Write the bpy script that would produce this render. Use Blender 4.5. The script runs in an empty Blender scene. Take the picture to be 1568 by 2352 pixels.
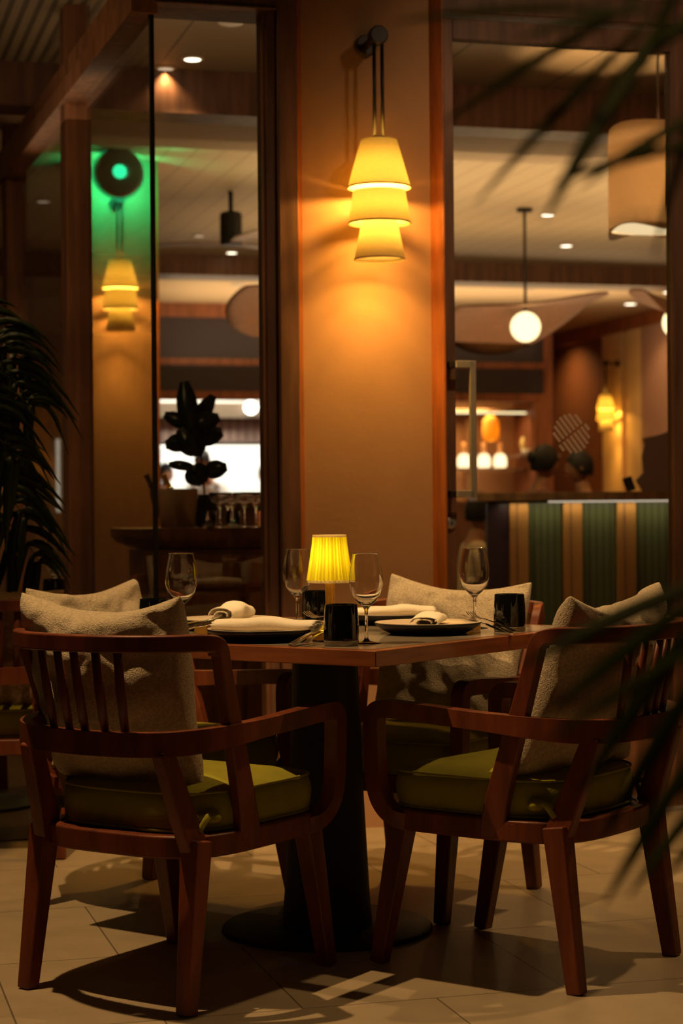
import bpy, bmesh, math, random
from math import sin, cos, pi, radians, sqrt, atan2
from mathutils import Vector as V, Matrix as M4, noise

R = random.Random(7)
S = bpy.context.scene
COL = S.collection

# ------------------------------------------------------------------ camera, world, exposure
CAM_H, ROLL, FPX = 1.06, radians(0.5), 4380.0
cd = bpy.data.cameras.new('camera')
cam = bpy.data.objects.new('camera', cd)
COL.objects.link(cam)
cd.sensor_fit = 'VERTICAL'
cd.sensor_height = 36.0
cd.lens = 36.0 * FPX / 2352.0
cd.clip_start = 0.05
cd.dof.use_dof = True
cd.dof.focus_distance = 4.45
cd.dof.aperture_fstop = 4.0
cam.matrix_world = M4.Translation((0, 0, CAM_H)) @ M4.Rotation(pi / 2, 4, 'X') @ M4.Rotation(-ROLL, 4, 'Z')
S.camera = cam

w = bpy.data.worlds.new('night')
S.world = w
w.use_nodes = True
bg = w.node_tree.nodes['Background']
bg.inputs[0].default_value = (1.0, .55, .25, 1)
bg.inputs[1].default_value = 0.012
S.view_settings.view_transform = 'Standard'
S.view_settings.look = 'None'
S.view_settings.gamma = 1
S.view_settings.use_curve_mapping = False
S.view_settings.exposure = 0.0
S.cycles.use_denoising = True
S.cycles.max_bounces = 10
S.cycles.transparent_max_bounces = 24
S.cycles.transmission_bounces = 10
S.cycles.caustics_refractive = False
S.cycles.caustics_reflective = False
S.cycles.sample_clamp_indirect = 4.0

WARM = (1.0, .60, .25)
AMBER = (1.0, .45, .09)
SOFTW = (1.0, .68, .38)


def light(kind, name, loc, power, color=WARM, size=.05, target=None, spot=60, blend=.3, sy=None):
    d = bpy.data.lights.new(name, kind)
    d.energy = power
    d.color = color
    if kind == 'AREA':
        d.size = size
        if sy:
            d.shape = 'RECTANGLE'
            d.size_y = sy
    else:
        d.shadow_soft_size = size
    if kind == 'SPOT':
        d.spot_size = radians(spot)
        d.spot_blend = blend
    o = bpy.data.objects.new(name, d)
    COL.objects.link(o)
    o.location = loc
    if target is not None:
        o.rotation_euler = (V(target) - V(loc)).to_track_quat('-Z', 'Y').to_euler()
    return o


# building axes: origin at the glass corner, a along the front wall, b into the room
TH = radians(15.5)
U, W_ = V((cos(TH), sin(TH), 0)), V((-sin(TH), cos(TH), 0))
C0 = V((-.605, 6.2056, 0))
TL = radians(17.5)
LW = V((-sin(TL), cos(TL), 0))          # direction of the left glass wall
LN = V((cos(TL), sin(TL), 0))


def B(a, b, z=0.0):
    return C0 + U * a + W_ * b + V((0, 0, z))


def Lw(t, n=0.0, z=0.0):
    return C0 + LW * t + LN * n + V((0, 0, z))


# terrace downlights over the table, followed by added fill lights
light('SPOT', 'terrace_spot', (-1.0, 4.15, 3.05), 220, WARM, .018, (-.02, 4.75, .4), 62, .25)
light('SPOT', 'terrace_spot', (1.35, 4.7, 3.05), 85, WARM, .03, (.72, 4.85, .2), 64, .5)
light('SPOT', 'terrace_spot', (-1.9, 6.0, 3.05), 9, WARM, .05, (-1.3, 6.9, .6), 60, .5)
light('SPOT', 'far_pillow_fill', (.40, 4.15, 3.05), 75, WARM, .02, (.22, 5.25, .72), 34, .5)  # narrow fill added to brighten the far pillow and the napkins
light('SPOT', 'facade_fill', (1.0, 4.9, 3.05), 36, SOFTW, .06, (1.1, 6.5, 1.7), 95, .9)  # wash added to lift the door and window frames
light('SPOT', 'facade_fill', (-2.1, 5.6, 3.05), 50, WARM, .10, (-1.0, 7.4, 1.2), 110, .9)  # wash added to lift the mullions of the left glass wall
light('SPOT', 'terrace_spot', (.55, .35, 2.9), 16, WARM, .06, (.68, 1.5, 1.25), 50, .6)  # added near the camera to brighten the foreground palm
light('AREA', 'terrace_glow', (.3, 1.8, 3.1), 1.1, WARM, 2.4, (.0, 4.9, .6))
# room lighting: upward fills added to brighten the ceilings, with no fixtures
light('AREA', 'ceiling_fill', B(4.0, 5.5, 2.25), 125, SOFTW, 5.0, B(4.0, 5.5, 4), sy=3.5)
light('AREA', 'ceiling_fill', B(4.4, 10.9, 2.5), 75, SOFTW, 4.6, B(4.4, 10.9, 4), sy=1.8)
light('AREA', 'ceiling_fill', B(1.3, 1.3, 2.62), 6.0, SOFTW, 3.4, B(1.3, 1.3, 4), sy=1.5)


# ------------------------------------------------------------------ materials
MATS = {}


def nodes(name):
    m = bpy.data.materials.new(name)
    m.use_nodes = True
    nt = m.node_tree
    return m, nt, nt.nodes['Principled BSDF']


def mat(name, color, rough=.5, metal=0.0, noise_amt=0.0, nscale=(20, 20, 20), dark=None, bump=0.0, bscale=None,
        sheen=0.0, trans=0.0, ior=1.45, emit=None, estr=0.0, coat=0.0, spec=None, detail=4.0):
    if name in MATS:
        return MATS[name]
    m, nt, p = nodes(name)
    N, L = nt.nodes, nt.links
    p.inputs['Base Color'].default_value = (*color, 1)
    p.inputs['Roughness'].default_value = rough
    p.inputs['Metallic'].default_value = metal
    p.inputs['IOR'].default_value = ior
    p.inputs['Transmission Weight'].default_value = trans
    p.inputs['Sheen Weight'].default_value = sheen
    p.inputs['Coat Weight'].default_value = coat
    if spec is not None:
        p.inputs['Specular IOR Level'].default_value = spec
    if emit:
        p.inputs['Emission Color'].default_value = (*emit, 1)
        p.inputs['Emission Strength'].default_value = estr
    if noise_amt or bump:
        tc = N.new('ShaderNodeTexCoord')
        mp = N.new('ShaderNodeMapping')
        L.new(tc.outputs['Object'], mp.inputs[0])
        mp.inputs['Scale'].default_value = nscale
        nz = N.new('ShaderNodeTexNoise')
        nz.inputs['Scale'].default_value = 1.0
        nz.inputs['Detail'].default_value = detail
        L.new(mp.outputs[0], nz.inputs[0])
        if noise_amt:
            mx = N.new('ShaderNodeMixRGB')
            rp = N.new('ShaderNodeMapRange')
            rp.inputs[1].default_value = .35
            rp.inputs[2].default_value = .65
            L.new(nz.outputs[0], rp.inputs[0])
            L.new(rp.outputs[0], mx.inputs[0])
            dk = dark or tuple(c * (1 - noise_amt) for c in color)
            mx.inputs[1].default_value = (*dk, 1)
            mx.inputs[2].default_value = (*color, 1)
            L.new(mx.outputs[0], p.inputs['Base Color'])
        if bump:
            src = nz
            if bscale:
                mp2 = N.new('ShaderNodeMapping')
                L.new(tc.outputs['Object'], mp2.inputs[0])
                mp2.inputs['Scale'].default_value = bscale
                src = N.new('ShaderNodeTexNoise')
                src.inputs['Scale'].default_value = 1.0
                src.inputs['Detail'].default_value = 3
                L.new(mp2.outputs[0], src.inputs[0])
            bp = N.new('ShaderNodeBump')
            bp.inputs['Strength'].default_value = min(bump, 1)
            bp.inputs['Distance'].default_value = .004 * max(1, bump)
            L.new(src.outputs[0], bp.inputs['Height'])
            L.new(bp.outputs[0], p.inputs['Normal'])
    MATS[name] = m
    return m


def shade_mat(name, color, tmix=.55, weave=0.0):
    """Fabric that lets lamp light through."""
    if name in MATS:
        return MATS[name]
    m, nt, p = nodes(name)
    N, L = nt.nodes, nt.links
    N.remove(p)
    out = N['Material Output']
    df = N.new('ShaderNodeBsdfDiffuse')
    tr = N.new('ShaderNodeBsdfTranslucent')
    mx = N.new('ShaderNodeMixShader')
    mx.inputs[0].default_value = tmix
    L.new(df.outputs[0], mx.inputs[1])
    L.new(tr.outputs[0], mx.inputs[2])
    L.new(mx.outputs[0], out.inputs[0])
    tc = N.new('ShaderNodeTexCoord')
    mp = N.new('ShaderNodeMapping')
    mp.inputs['Scale'].default_value = (60, 60, 200)
    nz = N.new('ShaderNodeTexNoise')
    nz.inputs['Scale'].default_value = 1
    L.new(tc.outputs['Object'], mp.inputs[0])
    L.new(mp.outputs[0], nz.inputs[0])
    cm = N.new('ShaderNodeMixRGB')
    L.new(nz.outputs[0], cm.inputs[0])
    cm.inputs[1].default_value = (*[c * .82 for c in color], 1)
    cm.inputs[2].default_value = (*color, 1)
    L.new(cm.outputs[0], df.inputs[0])
    L.new(cm.outputs[0], tr.inputs[0])
    MATS[name] = m
    return m


def pane_mat(name, tint=(.93, .93, .90), base=.04):
    """Architectural glass: transparent with a reflection that grows at grazing angles."""
    if name in MATS:
        return MATS[name]
    m, nt, p = nodes(name)
    N, L = nt.nodes, nt.links
    N.remove(p)
    out = N['Material Output']
    tr = N.new('ShaderNodeBsdfTransparent')
    tr.inputs[0].default_value = (*tint, 1)
    gl = N.new('ShaderNodeBsdfGlossy')
    gl.inputs['Roughness'].default_value = 0.0
    lw = N.new('ShaderNodeLayerWeight')
    lw.inputs[0].default_value = .5
    pw = N.new('ShaderNodeMath')
    pw.operation = 'POWER'
    pw.inputs[1].default_value = 5
    ma = N.new('ShaderNodeMath')
    ma.operation = 'MULTIPLY_ADD'
    ma.inputs[1].default_value = 1 - base
    ma.inputs[2].default_value = base
    mx = N.new('ShaderNodeMixShader')
    L.new(lw.outputs['Facing'], pw.inputs[0])
    L.new(pw.outputs[0], ma.inputs[0])
    L.new(ma.outputs[0], mx.inputs[0])
    L.new(tr.outputs[0], mx.inputs[1])
    L.new(gl.outputs[0], mx.inputs[2])
    L.new(mx.outputs[0], out.inputs[0])
    MATS[name] = m
    return m


def emis(name, color, strength):
    if name in MATS:
        return MATS[name]
    m, nt, p = nodes(name)
    nt.nodes.remove(p)
    e = nt.nodes.new('ShaderNodeEmission')
    e.inputs[0].default_value = (*color, 1)
    e.inputs[1].default_value = strength
    nt.links.new(e.outputs[0], nt.nodes['Material Output'].inputs[0])
    MATS[name] = m
    return m


def planks(name, color, width=.14, axis=0, rough=.55, line=.35, gap=.03):
    """Boards with thin dark joints, object coordinates; axis is the one across the boards."""
    if name in MATS:
        return MATS[name]
    m, nt, p = nodes(name)
    N, L = nt.nodes, nt.links
    tc = N.new('ShaderNodeTexCoord')
    sp = N.new('ShaderNodeSeparateXYZ')
    L.new(tc.outputs['Object'], sp.inputs[0])
    d = N.new('ShaderNodeMath')
    d.operation = 'DIVIDE'
    d.inputs[1].default_value = width
    L.new(sp.outputs[axis], d.inputs[0])
    fr = N.new('ShaderNodeMath')
    fr.operation = 'FRACT'
    L.new(d.outputs[0], fr.inputs[0])
    lt = N.new('ShaderNodeMath')
    lt.operation = 'LESS_THAN'
    lt.inputs[1].default_value = gap
    L.new(fr.outputs[0], lt.inputs[0])
    mx = N.new('ShaderNodeMixRGB')
    L.new(lt.outputs[0], mx.inputs[0])
    mx.inputs[1].default_value = (*color, 1)
    mx.inputs[2].default_value = (*[c * line for c in color], 1)
    L.new(mx.outputs[0], p.inputs['Base Color'])
    p.inputs['Roughness'].default_value = rough
    MATS[name] = m
    return m


def wood(name, color, rough=.42, dark=.55):
    return mat(name, color, rough, noise_amt=1 - dark, nscale=(26, 26, 3.0), bump=.12, bscale=(90, 90, 8), detail=6)


CHW = wood('chair_wood', (.19, .044, .014), .42)
TBW = mat('table_wood', (.30, .090, .032), .32, noise_amt=.4, nscale=(5, 5, 60), detail=6, coat=.2)
FRW = wood('frame_timber', (.34, .15, .075), .5)
FRD = wood('dark_timber', (.22, .105, .062), .5)
TRW = wood('reddish_trim', (.42, .13, .035), .45)
PLA = mat('plaster', (.52, .29, .155), .85, noise_amt=.12, nscale=(3, 3, 3), bump=.15, bscale=(60, 60, 60))
BOU = mat('boucle', (.66, .54, .36), .95, noise_amt=.30, nscale=(150, 150, 150), bump=1.2, bscale=(330, 330, 330), sheen=.3)
GRN = mat('green_velvet', (.31, .285, .006), .85, noise_amt=.18, nscale=(14, 14, 14), bump=.25, bscale=(400, 400, 400), sheen=.12)
STN = mat('stone_top', (.30, .25, .19), .16, noise_amt=.25, nscale=(8, 8, 8))
BLK = mat('black_metal', (.010, .007, .006), .45)
BRZ = mat('bronze_black', (.020, .011, .008), .42, metal=.4)
PED = mat('pedestal_black', (.018, .011, .008), .6)
STE = mat('steel', (.72, .66, .58), .16, metal=1.0)
SDK = mat('brushed_metal', (.50, .45, .38), .45, metal=.5)
BRS = mat('brass', (.85, .48, .10), .42, metal=.8)
NAP = mat('napkin_linen', (.85, .78, .64), .9, noise_amt=.06, nscale=(20, 20, 20), bump=.3, bscale=(300, 300, 300))
PLW = mat('plate_inner', (.55, .46, .35), .35)
PLB = mat('plate_black', (.010, .010, .012), .38)
GLS = mat('clear_glass', (1, 1, 1), 0.0, trans=1.0, ior=1.45)
BGL = mat('black_glass', (.003, .003, .003), .04, coat=.5)
WPN = pane_mat('window_pane')
CRE = mat('cream_paint', (.60, .45, .28), .8)
DKP = mat('dark_panel', (.045, .036, .046), .35)
LEAF = mat('palm_leaf', (.035, .060, .010), .45, noise_amt=.4, nscale=(8, 8, 8))
RUB = mat('rubber_leaf', (.012, .020, .008), .3)


# ------------------------------------------------------------------ mesh helpers
class MB:
    def __init__(s):
        s.v, s.f = [], []

    def add(s, vs, fs, T=None):
        k = len(s.v)
        s.v += [(T @ V(p)) if T is not None else V(p) for p in vs]
        s.f += [[i + k for i in f] for f in fs]
        return s

    def box(s, c, size, T=None, rot=0.0):
        x, y, z = [q / 2 for q in size]
        Rm = M4.Translation(c) @ M4.Rotation(rot, 4, 'Z')
        vs = [Rm @ V((i * x, j * y, k * z)) for k in (-1, 1) for j in (-1, 1) for i in (-1, 1)]
        return s.add(vs, [(0, 2, 3, 1), (4, 5, 7, 6), (0, 1, 5, 4), (2, 6, 7, 3), (0, 4, 6, 2), (1, 3, 7, 5)], T)

    def prism(s, pts, z0, z1, T=None):
        n = len(pts)
        vs = [(p[0], p[1], z0) for p in pts] + [(p[0], p[1], z1) for p in pts]
        fs = [list(range(n))[::-1], list(range(n, 2 * n))] + [(i, (i + 1) % n, n + (i + 1) % n, n + i) for i in range(n)]
        return s.add(vs, fs, T)

    def sweep(s, path, wd, ht, up=(0, 0, 1), n=4, T=None, closed=False, rnd=False):
        """Section of width wd (sideways) and height ht (along up) swept along path. wd/ht may be lists. rnd: round section."""
        path = [V(p) for p in path]
        m = len(path)
        W = wd if isinstance(wd, (list, tuple)) else [wd] * m
        Hh = ht if isinstance(ht, (list, tuple)) else [ht] * m
        vs = []
        up = V(up).normalized()
        for i, p in enumerate(path):
            if closed:
                t = path[(i + 1) % m] - path[i - 1]
            else:
                t = path[min(i + 1, m - 1)] - path[max(i - 1, 0)]
            t.normalize()
            sd = t.cross(up)
            if sd.length < 1e-4:
                sd = t.cross(V((1, 0, .01)))
            sd.normalize()
            u2 = sd.cross(t).normalized()
            if rnd:
                for k in range(n):
                    a = 2 * pi * k / n
                    vs.append(p + sd * cos(a) * W[i] / 2 + u2 * sin(a) * Hh[i] / 2)
            else:
                for (a, b) in ((-1, -1), (1, -1), (1, 1), (-1, 1)):
                    vs.append(p + sd * a * W[i] / 2 + u2 * b * Hh[i] / 2)
        q = n if rnd else 4
        fs = []
        for i in range(m if closed else m - 1):
            j = (i + 1) % m
            for k in range(q):
                fs.append((i * q + k, i * q + (k + 1) % q, j * q + (k + 1) % q, j * q + k))
        if not closed:
            fs.append(list(range(q))[::-1])
            fs.append([(m - 1) * q + k for k in range(q)])
        return s.add(vs, fs, T)

    def lathe(s, prof, seg=32, T=None, cap=True):
        """prof: list of (r, z) from one end to the other."""
        vs, fs = [], []
        rows = []
        for r, z in prof:
            if r < 1e-6:
                rows.append([len(vs)])
                vs.append((0, 0, z))
            else:
                rows.append(list(range(len(vs), len(vs) + seg)))
                vs += [(r * cos(2 * pi * k / seg), r * sin(2 * pi * k / seg), z) for k in range(seg)]
        for A, Bq in zip(rows, rows[1:]):
            if len(A) == 1 and len(Bq) == 1:
                continue
            for k in range(seg):
                k2 = (k + 1) % seg
                if len(A) == 1:
                    fs.append((A[0], Bq[k2], Bq[k]))
                elif len(Bq) == 1:
                    fs.append((A[k], A[k2], Bq[0]))
                else:
                    fs.append((A[k], A[k2], Bq[k2], Bq[k]))
        return s.add(vs, fs, T)

    def ball(s, c, r, seg=16, rings=10, T=None):
        r = r if isinstance(r, (tuple, list)) else (r, r, r)
        prof = [(sin(pi * i / rings), -cos(pi * i / rings)) for i in range(rings + 1)]
        prof[0] = (0, -1)
        prof[-1] = (0, 1)
        Rm = M4.Translation(c) @ M4.Diagonal((*r, 1))
        if T is not None:
            Rm = T @ Rm
        return s.lathe(prof, seg, Rm)

    def build(s, name, material, parent=None, smooth=False, bevel=0.0, sub=0, loc=None, autosmooth=True):
        me = bpy.data.meshes.new(name)
        me.from_pydata([tuple(p) for p in s.v], [], s.f)
        me.validate()
        bm = bmesh.new()
        bm.from_mesh(me)
        bmesh.ops.recalc_face_normals(bm, faces=bm.faces)
        bm.to_mesh(me)
        bm.free()
        if material is not None:
            me.materials.append(material)
        o = bpy.data.objects.new(name, me)
        COL.objects.link(o)
        if smooth or bevel:
            for p in me.polygons:
                p.use_smooth = True
        if bevel:
            md = o.modifiers.new('bevel', 'BEVEL')
            md.width = bevel
            md.segments = 2
            md.limit_method = 'ANGLE'
            md.angle_limit = radians(35)
            md.harden_normals = True
        if sub:
            md = o.modifiers.new('sub', 'SUBSURF')
            md.levels = sub
            md.render_levels = sub
        if parent is not None:
            o.parent = parent
        if loc is not None:
            o.location = loc
        return o


def recenter(o):
    """Put the origin of a world-space mesh at its base centre."""
    me = o.data
    xs = [v.co for v in me.vertices]
    c = V(((min(p.x for p in xs) + max(p.x for p in xs)) / 2, (min(p.y for p in xs) + max(p.y for p in xs)) / 2, min(p.z for p in xs)))
    for v in me.vertices:
        v.co -= c
    o.location = o.location + c
    return o


def tag(o, label=None, cat=None, group=None, kind=None):
    if label:
        o['label'] = label
    if cat:
        o['category'] = cat
    if group:
        o['group'] = group
    if kind:
        o['kind'] = kind
    return o


def empty(name, loc, rz=0.0, label=None, cat=None, group=None):
    o = bpy.data.objects.new(name, None)
    COL.objects.link(o)
    o.location = loc
    o.rotation_euler = (0, 0, rz)
    o.empty_display_size = .05
    return tag(o, label, cat, group)


def struct(o, label=None):
    return tag(o, label, None, None, 'structure')


KIDS = {}


def kids(o):
    return [c for c in bpy.data.objects if c.parent == o]


def copy_tree(o, parent=None):
    c = o.copy()
    COL.objects.link(c)
    if parent is not None:
        c.parent = parent
    for ch in kids(o):
        copy_tree(ch, c)
    return c


def copy_at(o, loc, rz, label=None, group=None):
    c = copy_tree(o)
    c.location = loc
    c.rotation_euler = (0, 0, rz)
    if label:
        c['label'] = label
    if group:
        c['group'] = group
    return c


def smooth_path(pts, k=6, closed=False):
    pts = [V(p) for p in pts]
    out = []
    n = len(pts)
    rng = range(n) if closed else range(n - 1)
    for i in rng:
        if closed:
            p0, p1, p2, p3 = pts[i - 1], pts[i], pts[(i + 1) % n], pts[(i + 2) % n]
        else:
            p0, p1, p2, p3 = pts[max(i - 1, 0)], pts[i], pts[i + 1], pts[min(i + 2, n - 1)]
        for j in range(k):
            t = j / k
            out.append(.5 * ((2 * p1) + (p2 - p0) * t + (2 * p0 - 5 * p1 + 4 * p2 - p3) * t * t + (3 * p1 - p0 - 3 * p2 + p3) * t ** 3))
    if not closed:
        out.append(pts[-1])
    return out


def lerp(a, b, t):
    return a + (b - a) * t


TB = M4.Translation(C0) @ M4.Rotation(TH, 4, 'Z')      # building frame as a matrix


def bbox(name, a0, a1, b0, b1, z0, z1, material, parent=None, bevel=0.0, lab=None, st=True):
    """Box aligned with the building axes; its object carries the rotation so textures follow it."""
    m = MB().box((0, 0, 0), (a1 - a0, b1 - b0, z1 - z0))
    o = m.build(name, material, parent, bevel=bevel)
    if parent is None:
        o.matrix_world = TB @ M4.Translation(((a0 + a1) / 2, (b0 + b1) / 2, (z0 + z1) / 2))
        if st:
            struct(o, lab)
    else:
        Wm = TB @ M4.Translation(((a0 + a1) / 2, (b0 + b1) / 2, (z0 + z1) / 2))
        o.matrix_basis = parent.matrix_basis.inverted() @ Wm
    return o


# ------------------------------------------------------------------ setting: floors
def floor_mat():
    m, nt, p = nodes('floor_tiles')
    N, L = nt.nodes, nt.links
    tc = N.new('ShaderNodeTexCoord')
    mp = N.new('ShaderNodeMapping')
    mp.inputs['Location'].default_value = (-.1, -.35, 0)
    L.new(tc.outputs['Object'], mp.inputs[0])
    br = N.new('ShaderNodeTexBrick')
    L.new(mp.outputs[0], br.inputs[0])
    br.offset = .5
    br.inputs['Scale'].default_value = 1
    br.inputs['Brick Width'].default_value = .6
    br.inputs['Row Height'].default_value = .6
    br.inputs['Mortar Size'].default_value = .0022
    br.inputs['Mortar Smooth'].default_value = .2
    br.inputs['Color1'].default_value = (.50, .395, .255, 1)
    br.inputs['Color2'].default_value = (.45, .355, .23, 1)
    br.inputs['Mortar'].default_value = (.16, .12, .08, 1)
    nz = N.new('ShaderNodeTexNoise')
    nz.inputs['Scale'].default_value = 9
    nz.inputs['Detail'].default_value = 8
    L.new(mp.outputs[0], nz.inputs[0])
    mx = N.new('ShaderNodeMixRGB')
    mx.blend_type = 'MULTIPLY'
    mx.inputs[0].default_value = .35
    L.new(br.outputs[0], mx.inputs[1])
    L.new(nz.outputs[0], mx.inputs[2])
    L.new(mx.outputs[0], p.inputs['Base Color'])
    p.inputs['Roughness'].default_value = .5
    bp = N.new('ShaderNodeBump')
    bp.inputs['Strength'].default_value = .4
    bp.inputs['Distance'].default_value = .002
    bp.invert = True
    L.new(br.outputs[1], bp.inputs['Height'])
    L.new(bp.outputs[0], p.inputs['Normal'])
    return m


o = MB().box((1.0, 5, -.05), (14, 14, .1)).build('floor', floor_mat())
o.rotation_euler = (0, 0, TH)
struct(o, 'beige stone tile floor of the terrace')
bbox('floor', -2.0, 8.2, .12, 17, -.04, .004, mat('room_floor', (.10, .055, .03), .35, noise_amt=.3, nscale=(6, 1, 1)), lab='dark floor of the dining room')

# ------------------------------------------------------------------ setting: front wall
ZT = 2.715                       # underside of the window header


def bprism(name, pts, z0, z1, material, bevel=.004, parent=None):
    o = MB().prism(pts, z0, z1).build(name, material, parent, bevel=bevel)
    o.matrix_world = TB
    return o


struct(bprism('wall_pillar', [(.488, 0), (.985, 0), (.985, .30), (.488, .30)], 0, 3.5, PLA, .0), 'plaster pillar between the window and the door')
# splayed timber edge strips on either side of the pillar
struct(bprism('trim_1', [(.478, -.035), (.502, -.002), (.502, .05), (.478, .05)], 0, 3.5, TRW), 'reddish timber strip on the window side of the pillar')
struct(bprism('trim_2', [(.949, -.002), (.975, -.055), (.985, -.055), (.985, .05), (.949, .05)], 0, 3.5, TRW), 'reddish timber strip on the door side of the pillar')
# fixed window beside the corner: post, stop bead, header, bottom rail, glass
wf = bprism('window_1', [(.412, -.045), (.478, -.045), (.478, .16), (.412, .16)], 0, 3.5, FRD)
struct(wf, 'dark timber post of the corner window')


def wpart(name, a0, a1, b0, b1, z0, z1, m, par):
    o = MB().box(((a0 + a1) / 2, (b0 + b1) / 2, (z0 + z1) / 2), (a1 - a0, b1 - b0, z1 - z0)).build(name, m, par, bevel=.002)
    return o


wpart('stop_bead', .366, .412, -.005, .07, .10, ZT, FRW, wf)
wpart('inner_bead', .378, .408, -.02, -.005, .10, ZT, FRD, wf)
wpart('header', .004, .412, -.045, .16, ZT, 2.86, FRD, wf)
wpart('shadow_gap', .004, .405, -.05, -.0452, ZT + .004, ZT + .010, BLK, wf)
wpart('bottom_rail', .004, .412, -.03, .07, 0, .10, FRD, wf)
wpart('pane', .010, .366, .012, .020, .10, ZT, WPN, wf)
wpart('corner_joint', -.006, .010, .004, .020, .10, ZT, BLK, wf)
bbox('wall_front', -.06, .478, -.045, .16, 2.86, 3.5, FRD, lab='dark timber band above the corner window')

# door
dr = bprism('door_1', [(.978, -.005), (1.033, -.005), (1.033, .045), (.978, .045)], 0.02, ZT + .02, FRW, .003)
struct(dr, 'glazed timber door with a long metal pull handle')
wpart('stile', 1.838, 1.93, -.005, .045, .02, ZT + .02, FRD, dr)
wpart('top_rail', 1.033, 1.838, -.005, .045, 2.665, ZT + .02, FRD, dr)
wpart('bottom_rail', 1.033, 1.838, -.005, .045, .02, .27, FRW, dr)
wpart('kick_line', 1.033, 1.838, -.012, -.005, .262, .272, SDK, dr)
wpart('pane', 1.033, 1.838, .016, .024, .27, 2.665, WPN, dr)
jb = bprism('trim_3', [(.978, -.055), (2.05, -.055), (2.05, .10), (.978, .10)], ZT + .03, ZT + .105, FRD)
struct(jb, 'dark timber head of the door frame')
bbox('trim_4', 1.935, 2.05, -.055, .12, 0, ZT + .03, FRD, lab='dark timber jamb right of the door', bevel=.003)
bbox('trim_5', .978, 2.05, -.03, .12, ZT + .11, ZT + .20, FRD, lab='dark timber band above the door frame', bevel=.003)
bbox('wall_right', 2.05, 5.0, -.04, .12, 0, 3.5, PLA, lab='plaster wall right of the door')
bbox('wall_front', .985, 2.05, .0, .12, ZT + .20, 3.5, FRD, lab='dark timber wall above the door')
h = empty('door_handle', (0, 0, 0))
h.parent = dr
# pull handle with two arms, on dark mounts; and the matching one inside
for nm, bo, ao in (('door_handle', -.075, 0.0), ('inner_handle', .095, -.035)):
    hm = MB()
    hm.box((1.068 + ao, bo, 1.335), (.022, .018, .46))
    hm.box((1.040 + ao / 2, bo, 1.553), (.062, .018, .024))
    hm.box((1.040 + ao / 2, bo, 1.117), (.062, .018, .024))
    ho = hm.build(nm, SDK, dr, bevel=.002)
    mt = MB()
    for z in (1.553, 1.117):
        mt.box((1.006, bo / 2, z), (.022, abs(bo) - .004, .022))
    mt.build('handle_mount', BLK, ho, bevel=.002)
bpy.data.objects.remove(h)
T = M4.Translation((1.008, -.012, 1.02)) @ M4.Rotation(pi / 2, 4, 'X')
lk = MB().lathe([(0, 0), (.02, 0), (.02, .006), (.012, .010), (0, .010)], 24, T).build('lock_escutcheon', SDK, dr, smooth=True, bevel=.001)
MB().box((1.008, -.024, 1.02), (.003, .002, .012)).build('keyhole', BLK, lk)
# striped round mark on the door glass
dm = MB()
DC, DR = (1.462, 1.325), .071
for half in (0, 1):
    for k in range(-8, 9):
        off = (k + (.5 if half else 0)) * .0170
        s0, s1 = (-1, 0) if half == 0 else (0, 1)
        # stripes run from upper left to lower right; the mark's halves meet on a line from lower left to upper right
        d1, d2 = V((cos(radians(-52)), sin(radians(-52)))), V((cos(radians(38)), sin(radians(38))))
        wd = .0050
        if abs(off) + wd > DR * .985:
            continue
        le = sqrt(DR ** 2 - (abs(off) + wd) ** 2)
        if half == 0:
            t0, t1 = -le, -.004
        else:
            t0, t1 = .004, le
        q = [V((DC[0], DC[1])) + d2 * (off + sg * wd) + d1 * t for sg, t in ((-1, t0), (1, t0), (1, t1), (-1, t1))]
        y0, y1 = .0145, .0158
        vs = [(p.x, y0, p.y) for p in q] + [(p.x, y1, p.y) for p in q]
        dm.add(vs, [(0, 1, 2, 3), (7, 6, 5, 4), (0, 4, 5, 1), (1, 5, 6, 2), (2, 6, 7, 3), (3, 7, 4, 0)])
dm.build('striped_round_logo', shade_mat('decal_pale', (.98, .76, .62), .35), dr)

# ------------------------------------------------------------------ left glass wall
TLM = M4.Translation(C0) @ M4.Rotation(atan2(LW.y, LW.x), 4, 'Z')   # x along the wall, y to the outside(left)


def lbox(name, t0, t1, n0, n1, z0, z1, m, par=None, lab=None, bevel=.004):
    o = MB().box(((t0 + t1) / 2, (n0 + n1) / 2, (z0 + z1) / 2), (t1 - t0, n1 - n0, z1 - z0)).build(name, m, par, bevel=bevel)
    if par is None:
        o.matrix_world = TLM
        struct(o, lab)
    return o


tr = lbox('trim_6', -.01, 9.0, -.02, .07, 2.685, 2.765, FRW, lab='timber transom along the top of the left glass wall')
lbox('upper_rail', -.01, 9.0, -.02, .055, 2.772, 2.85, FRW, tr)
for i, t in enumerate((1.47, 3.25, 5.0, 6.8)):
    q = lbox('trim_%d' % (7 + i), t - .075, t + .075, -.05, .05, 0, 3.5, FRW, lab='timber mullion %s of the left glass wall' % ('nearest the corner', 'second from the corner', 'third from the corner', 'farthest from the corner')[i])
    lbox('cover_strip', t - .012, t + .012, .05, .054, 0, 3.5, FRD, q)
prev = .006
for i, t in enumerate((1.47, 3.25, 5.0, 6.8, 9.0)):
    q = lbox('window_%d' % (i + 2), prev, t - .07, .0, .008, .10, 2.69, WPN, lab='glass pane of the left wall, bay %s' % ('at the corner', 'two', 'three', 'four', 'five')[i], bevel=0)
    lbox('upper_pane', prev, t - .07, .0, .008, 2.845, 3.5, WPN, q, bevel=0)
    lbox('bottom_rail', prev, t - .07, -.03, .05, 0, .10, FRD, q)
    prev = t + .07

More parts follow.
